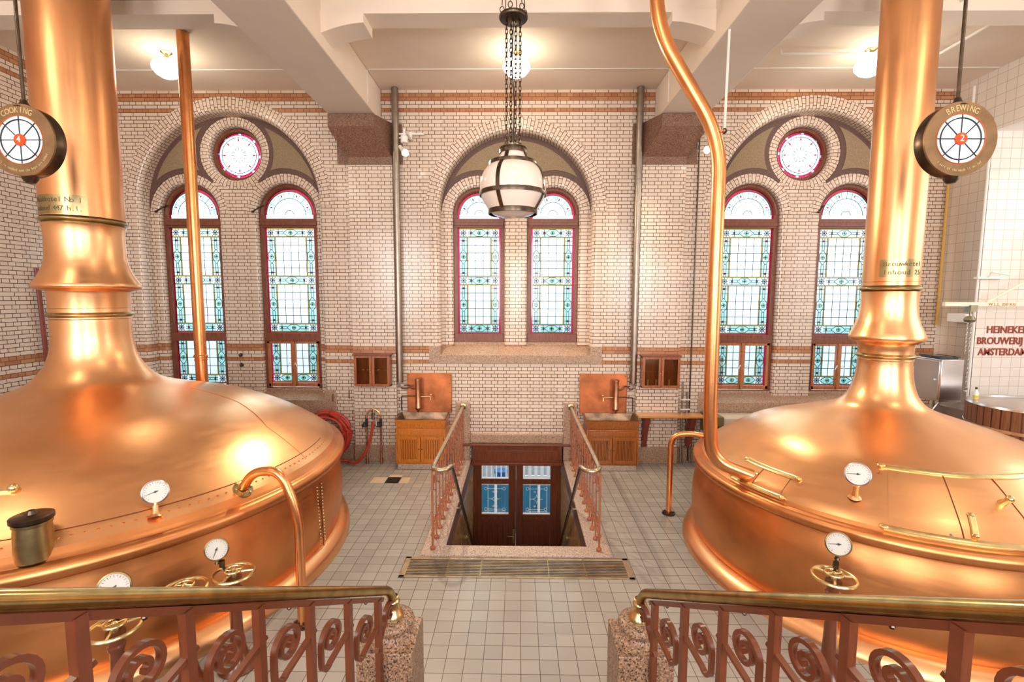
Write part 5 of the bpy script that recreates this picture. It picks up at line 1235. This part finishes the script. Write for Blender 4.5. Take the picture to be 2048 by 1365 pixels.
b = B(); b.tube(fillet([(7.10, 7.9, 6.2), (7.10, 7.9, 5.55)], .01), .02, 8); b.box(7.05, 7.14, 7.55, 8.05, 5.52, 5.56); b.build('wall_conduit', WHT, label='white conduit with a cross piece on the tiles behind the BREWING sign', cat='conduit')
t = thing('steel_cabinet', 'stainless steel cabinet on a slanted leg, behind the flue of the hatched kettle', 'cabinet', (6.25, 7.15, 1.4))
b = B(); b.box(6.10, 6.42, 6.92, 7.40, 1.40, 2.02); b.build('case', STEEL, t, bevel=.008)
b = B(); b.box(6.085, 6.10, 6.94, 7.38, 1.43, 1.99); d = b.build('door', STEEL, t, bevel=.004); b = B(); b.sphere((6.075, 6.99, 1.72), .016, 10); b.build('knob', WHT, d)
b = B(); b.tube([(6.14, 6.95, 1.40), (6.0, 6.95, 1.2), (6.0, 6.95, 0)], .018, 8); b.tube([(6.4, 7.35, 1.40), (6.4, 7.35, 0)], .018, 8); b.build('leg_frame', STEEL, t)
b = B(); b.box(6.13, 6.40, 7.0, 7.33, 2.02, 2.035, 0); b.box(6.16, 6.24, 7.05, 7.2, 2.035, 2.045, 1); b.tube([(6.13, 6.97, 2.05), (6.40, 6.97, 2.05), (6.40, 7.36, 2.05), (6.13, 7.36, 2.05)], .008, 6, m=0, closed=True)
b.build('tray', [BLK, mat('blue_card', (.05, .12, .25), .5)], label='shallow black wire tray with a blue card on the steel cabinet', cat='tray')
t = thing('steel_worktop', 'dull steel worktop behind the wooden tub', 'worktop', (6.9, 7.1, 0))
b = B(); b.box(6.48, 8.3, 6.75, 7.45, .0, 1.28); b.build('cupboard', mat('violet_steel', (.42, .36, .36), .35, .9, .1, 4), t, bevel=.01)
b = B(); b.tube([(6.35, 6.72, 1.33), (8.3, 6.72, 1.36)], .03, 12); b.build('front_pipe', STEEL, t)
t = thing('wooden_tub', 'round tub of brown staves with steel hoop and steel lid, beside the hatched kettle', 'tub', (6.47, 5.95, 0)); tc_ = (6.47, 5.95, 0)
b = B()
for k in range(44):
    a0, a1 = 2*pi*k/44+.012, 2*pi*(k+1)/44-.012; R = .66
    for za, zb in ((.0, 1.56),):
        P = [V((tc_[0]+r*cos(a), tc_[1]+r*sin(a), z)) for z in (za, zb) for r, a in ((R, a0), (R+.006, (a0+a1)/2), (R, a1), (R-.03, a1), (R-.03, a0))]
        for i in range(5): j = (i+1) % 5; b.face([P[i], P[j], P[5+j], P[5+i]])
        b.face(P[5:])
b.lathe([(.645, .001), (.645, 1.55)], tc_, 60); b.build('staves', STAVE, t)
for z in (1.30, .5):
    b = B(); b.lathe([(.662, z-.022), (.674, z-.02), (.674, z+.02), (.662, z+.022)], tc_, 72); b.build('hoop', STEEL, t)
b = B(); b.lathe([(.66, 1.56), (.65, 1.585), (.55, 1.59), (.53, 1.572), (.001, 1.575)], tc_, 60); b.build('lid', STEEL, t)
t = thing('bottle', 'small clear bottle with yellow liquid standing on the tub rim', 'bottle', (6.02, 6.28, 1.585)); c = (6.02, 6.29, 1.588)
b = B(); b.lathe([(.001, 0), (.028, 0), (.028, .08), (.012, .11), (.012, .13), (.001, .13)], c, 16); b.build('bottle_body', mat('clear_bottle', (.85, .86, .80), .1), t)
b = B(); b.lathe([(.029, .005), (.029, .045)], c, 16); b.build('liquid', mat('yellow_liquid', (.8, .6, .08), .2), t)
b = B(); b.lathe([(.013, .125), (.013, .15), (.001, .152)], c, 12); b.build('cap', BLK, t)
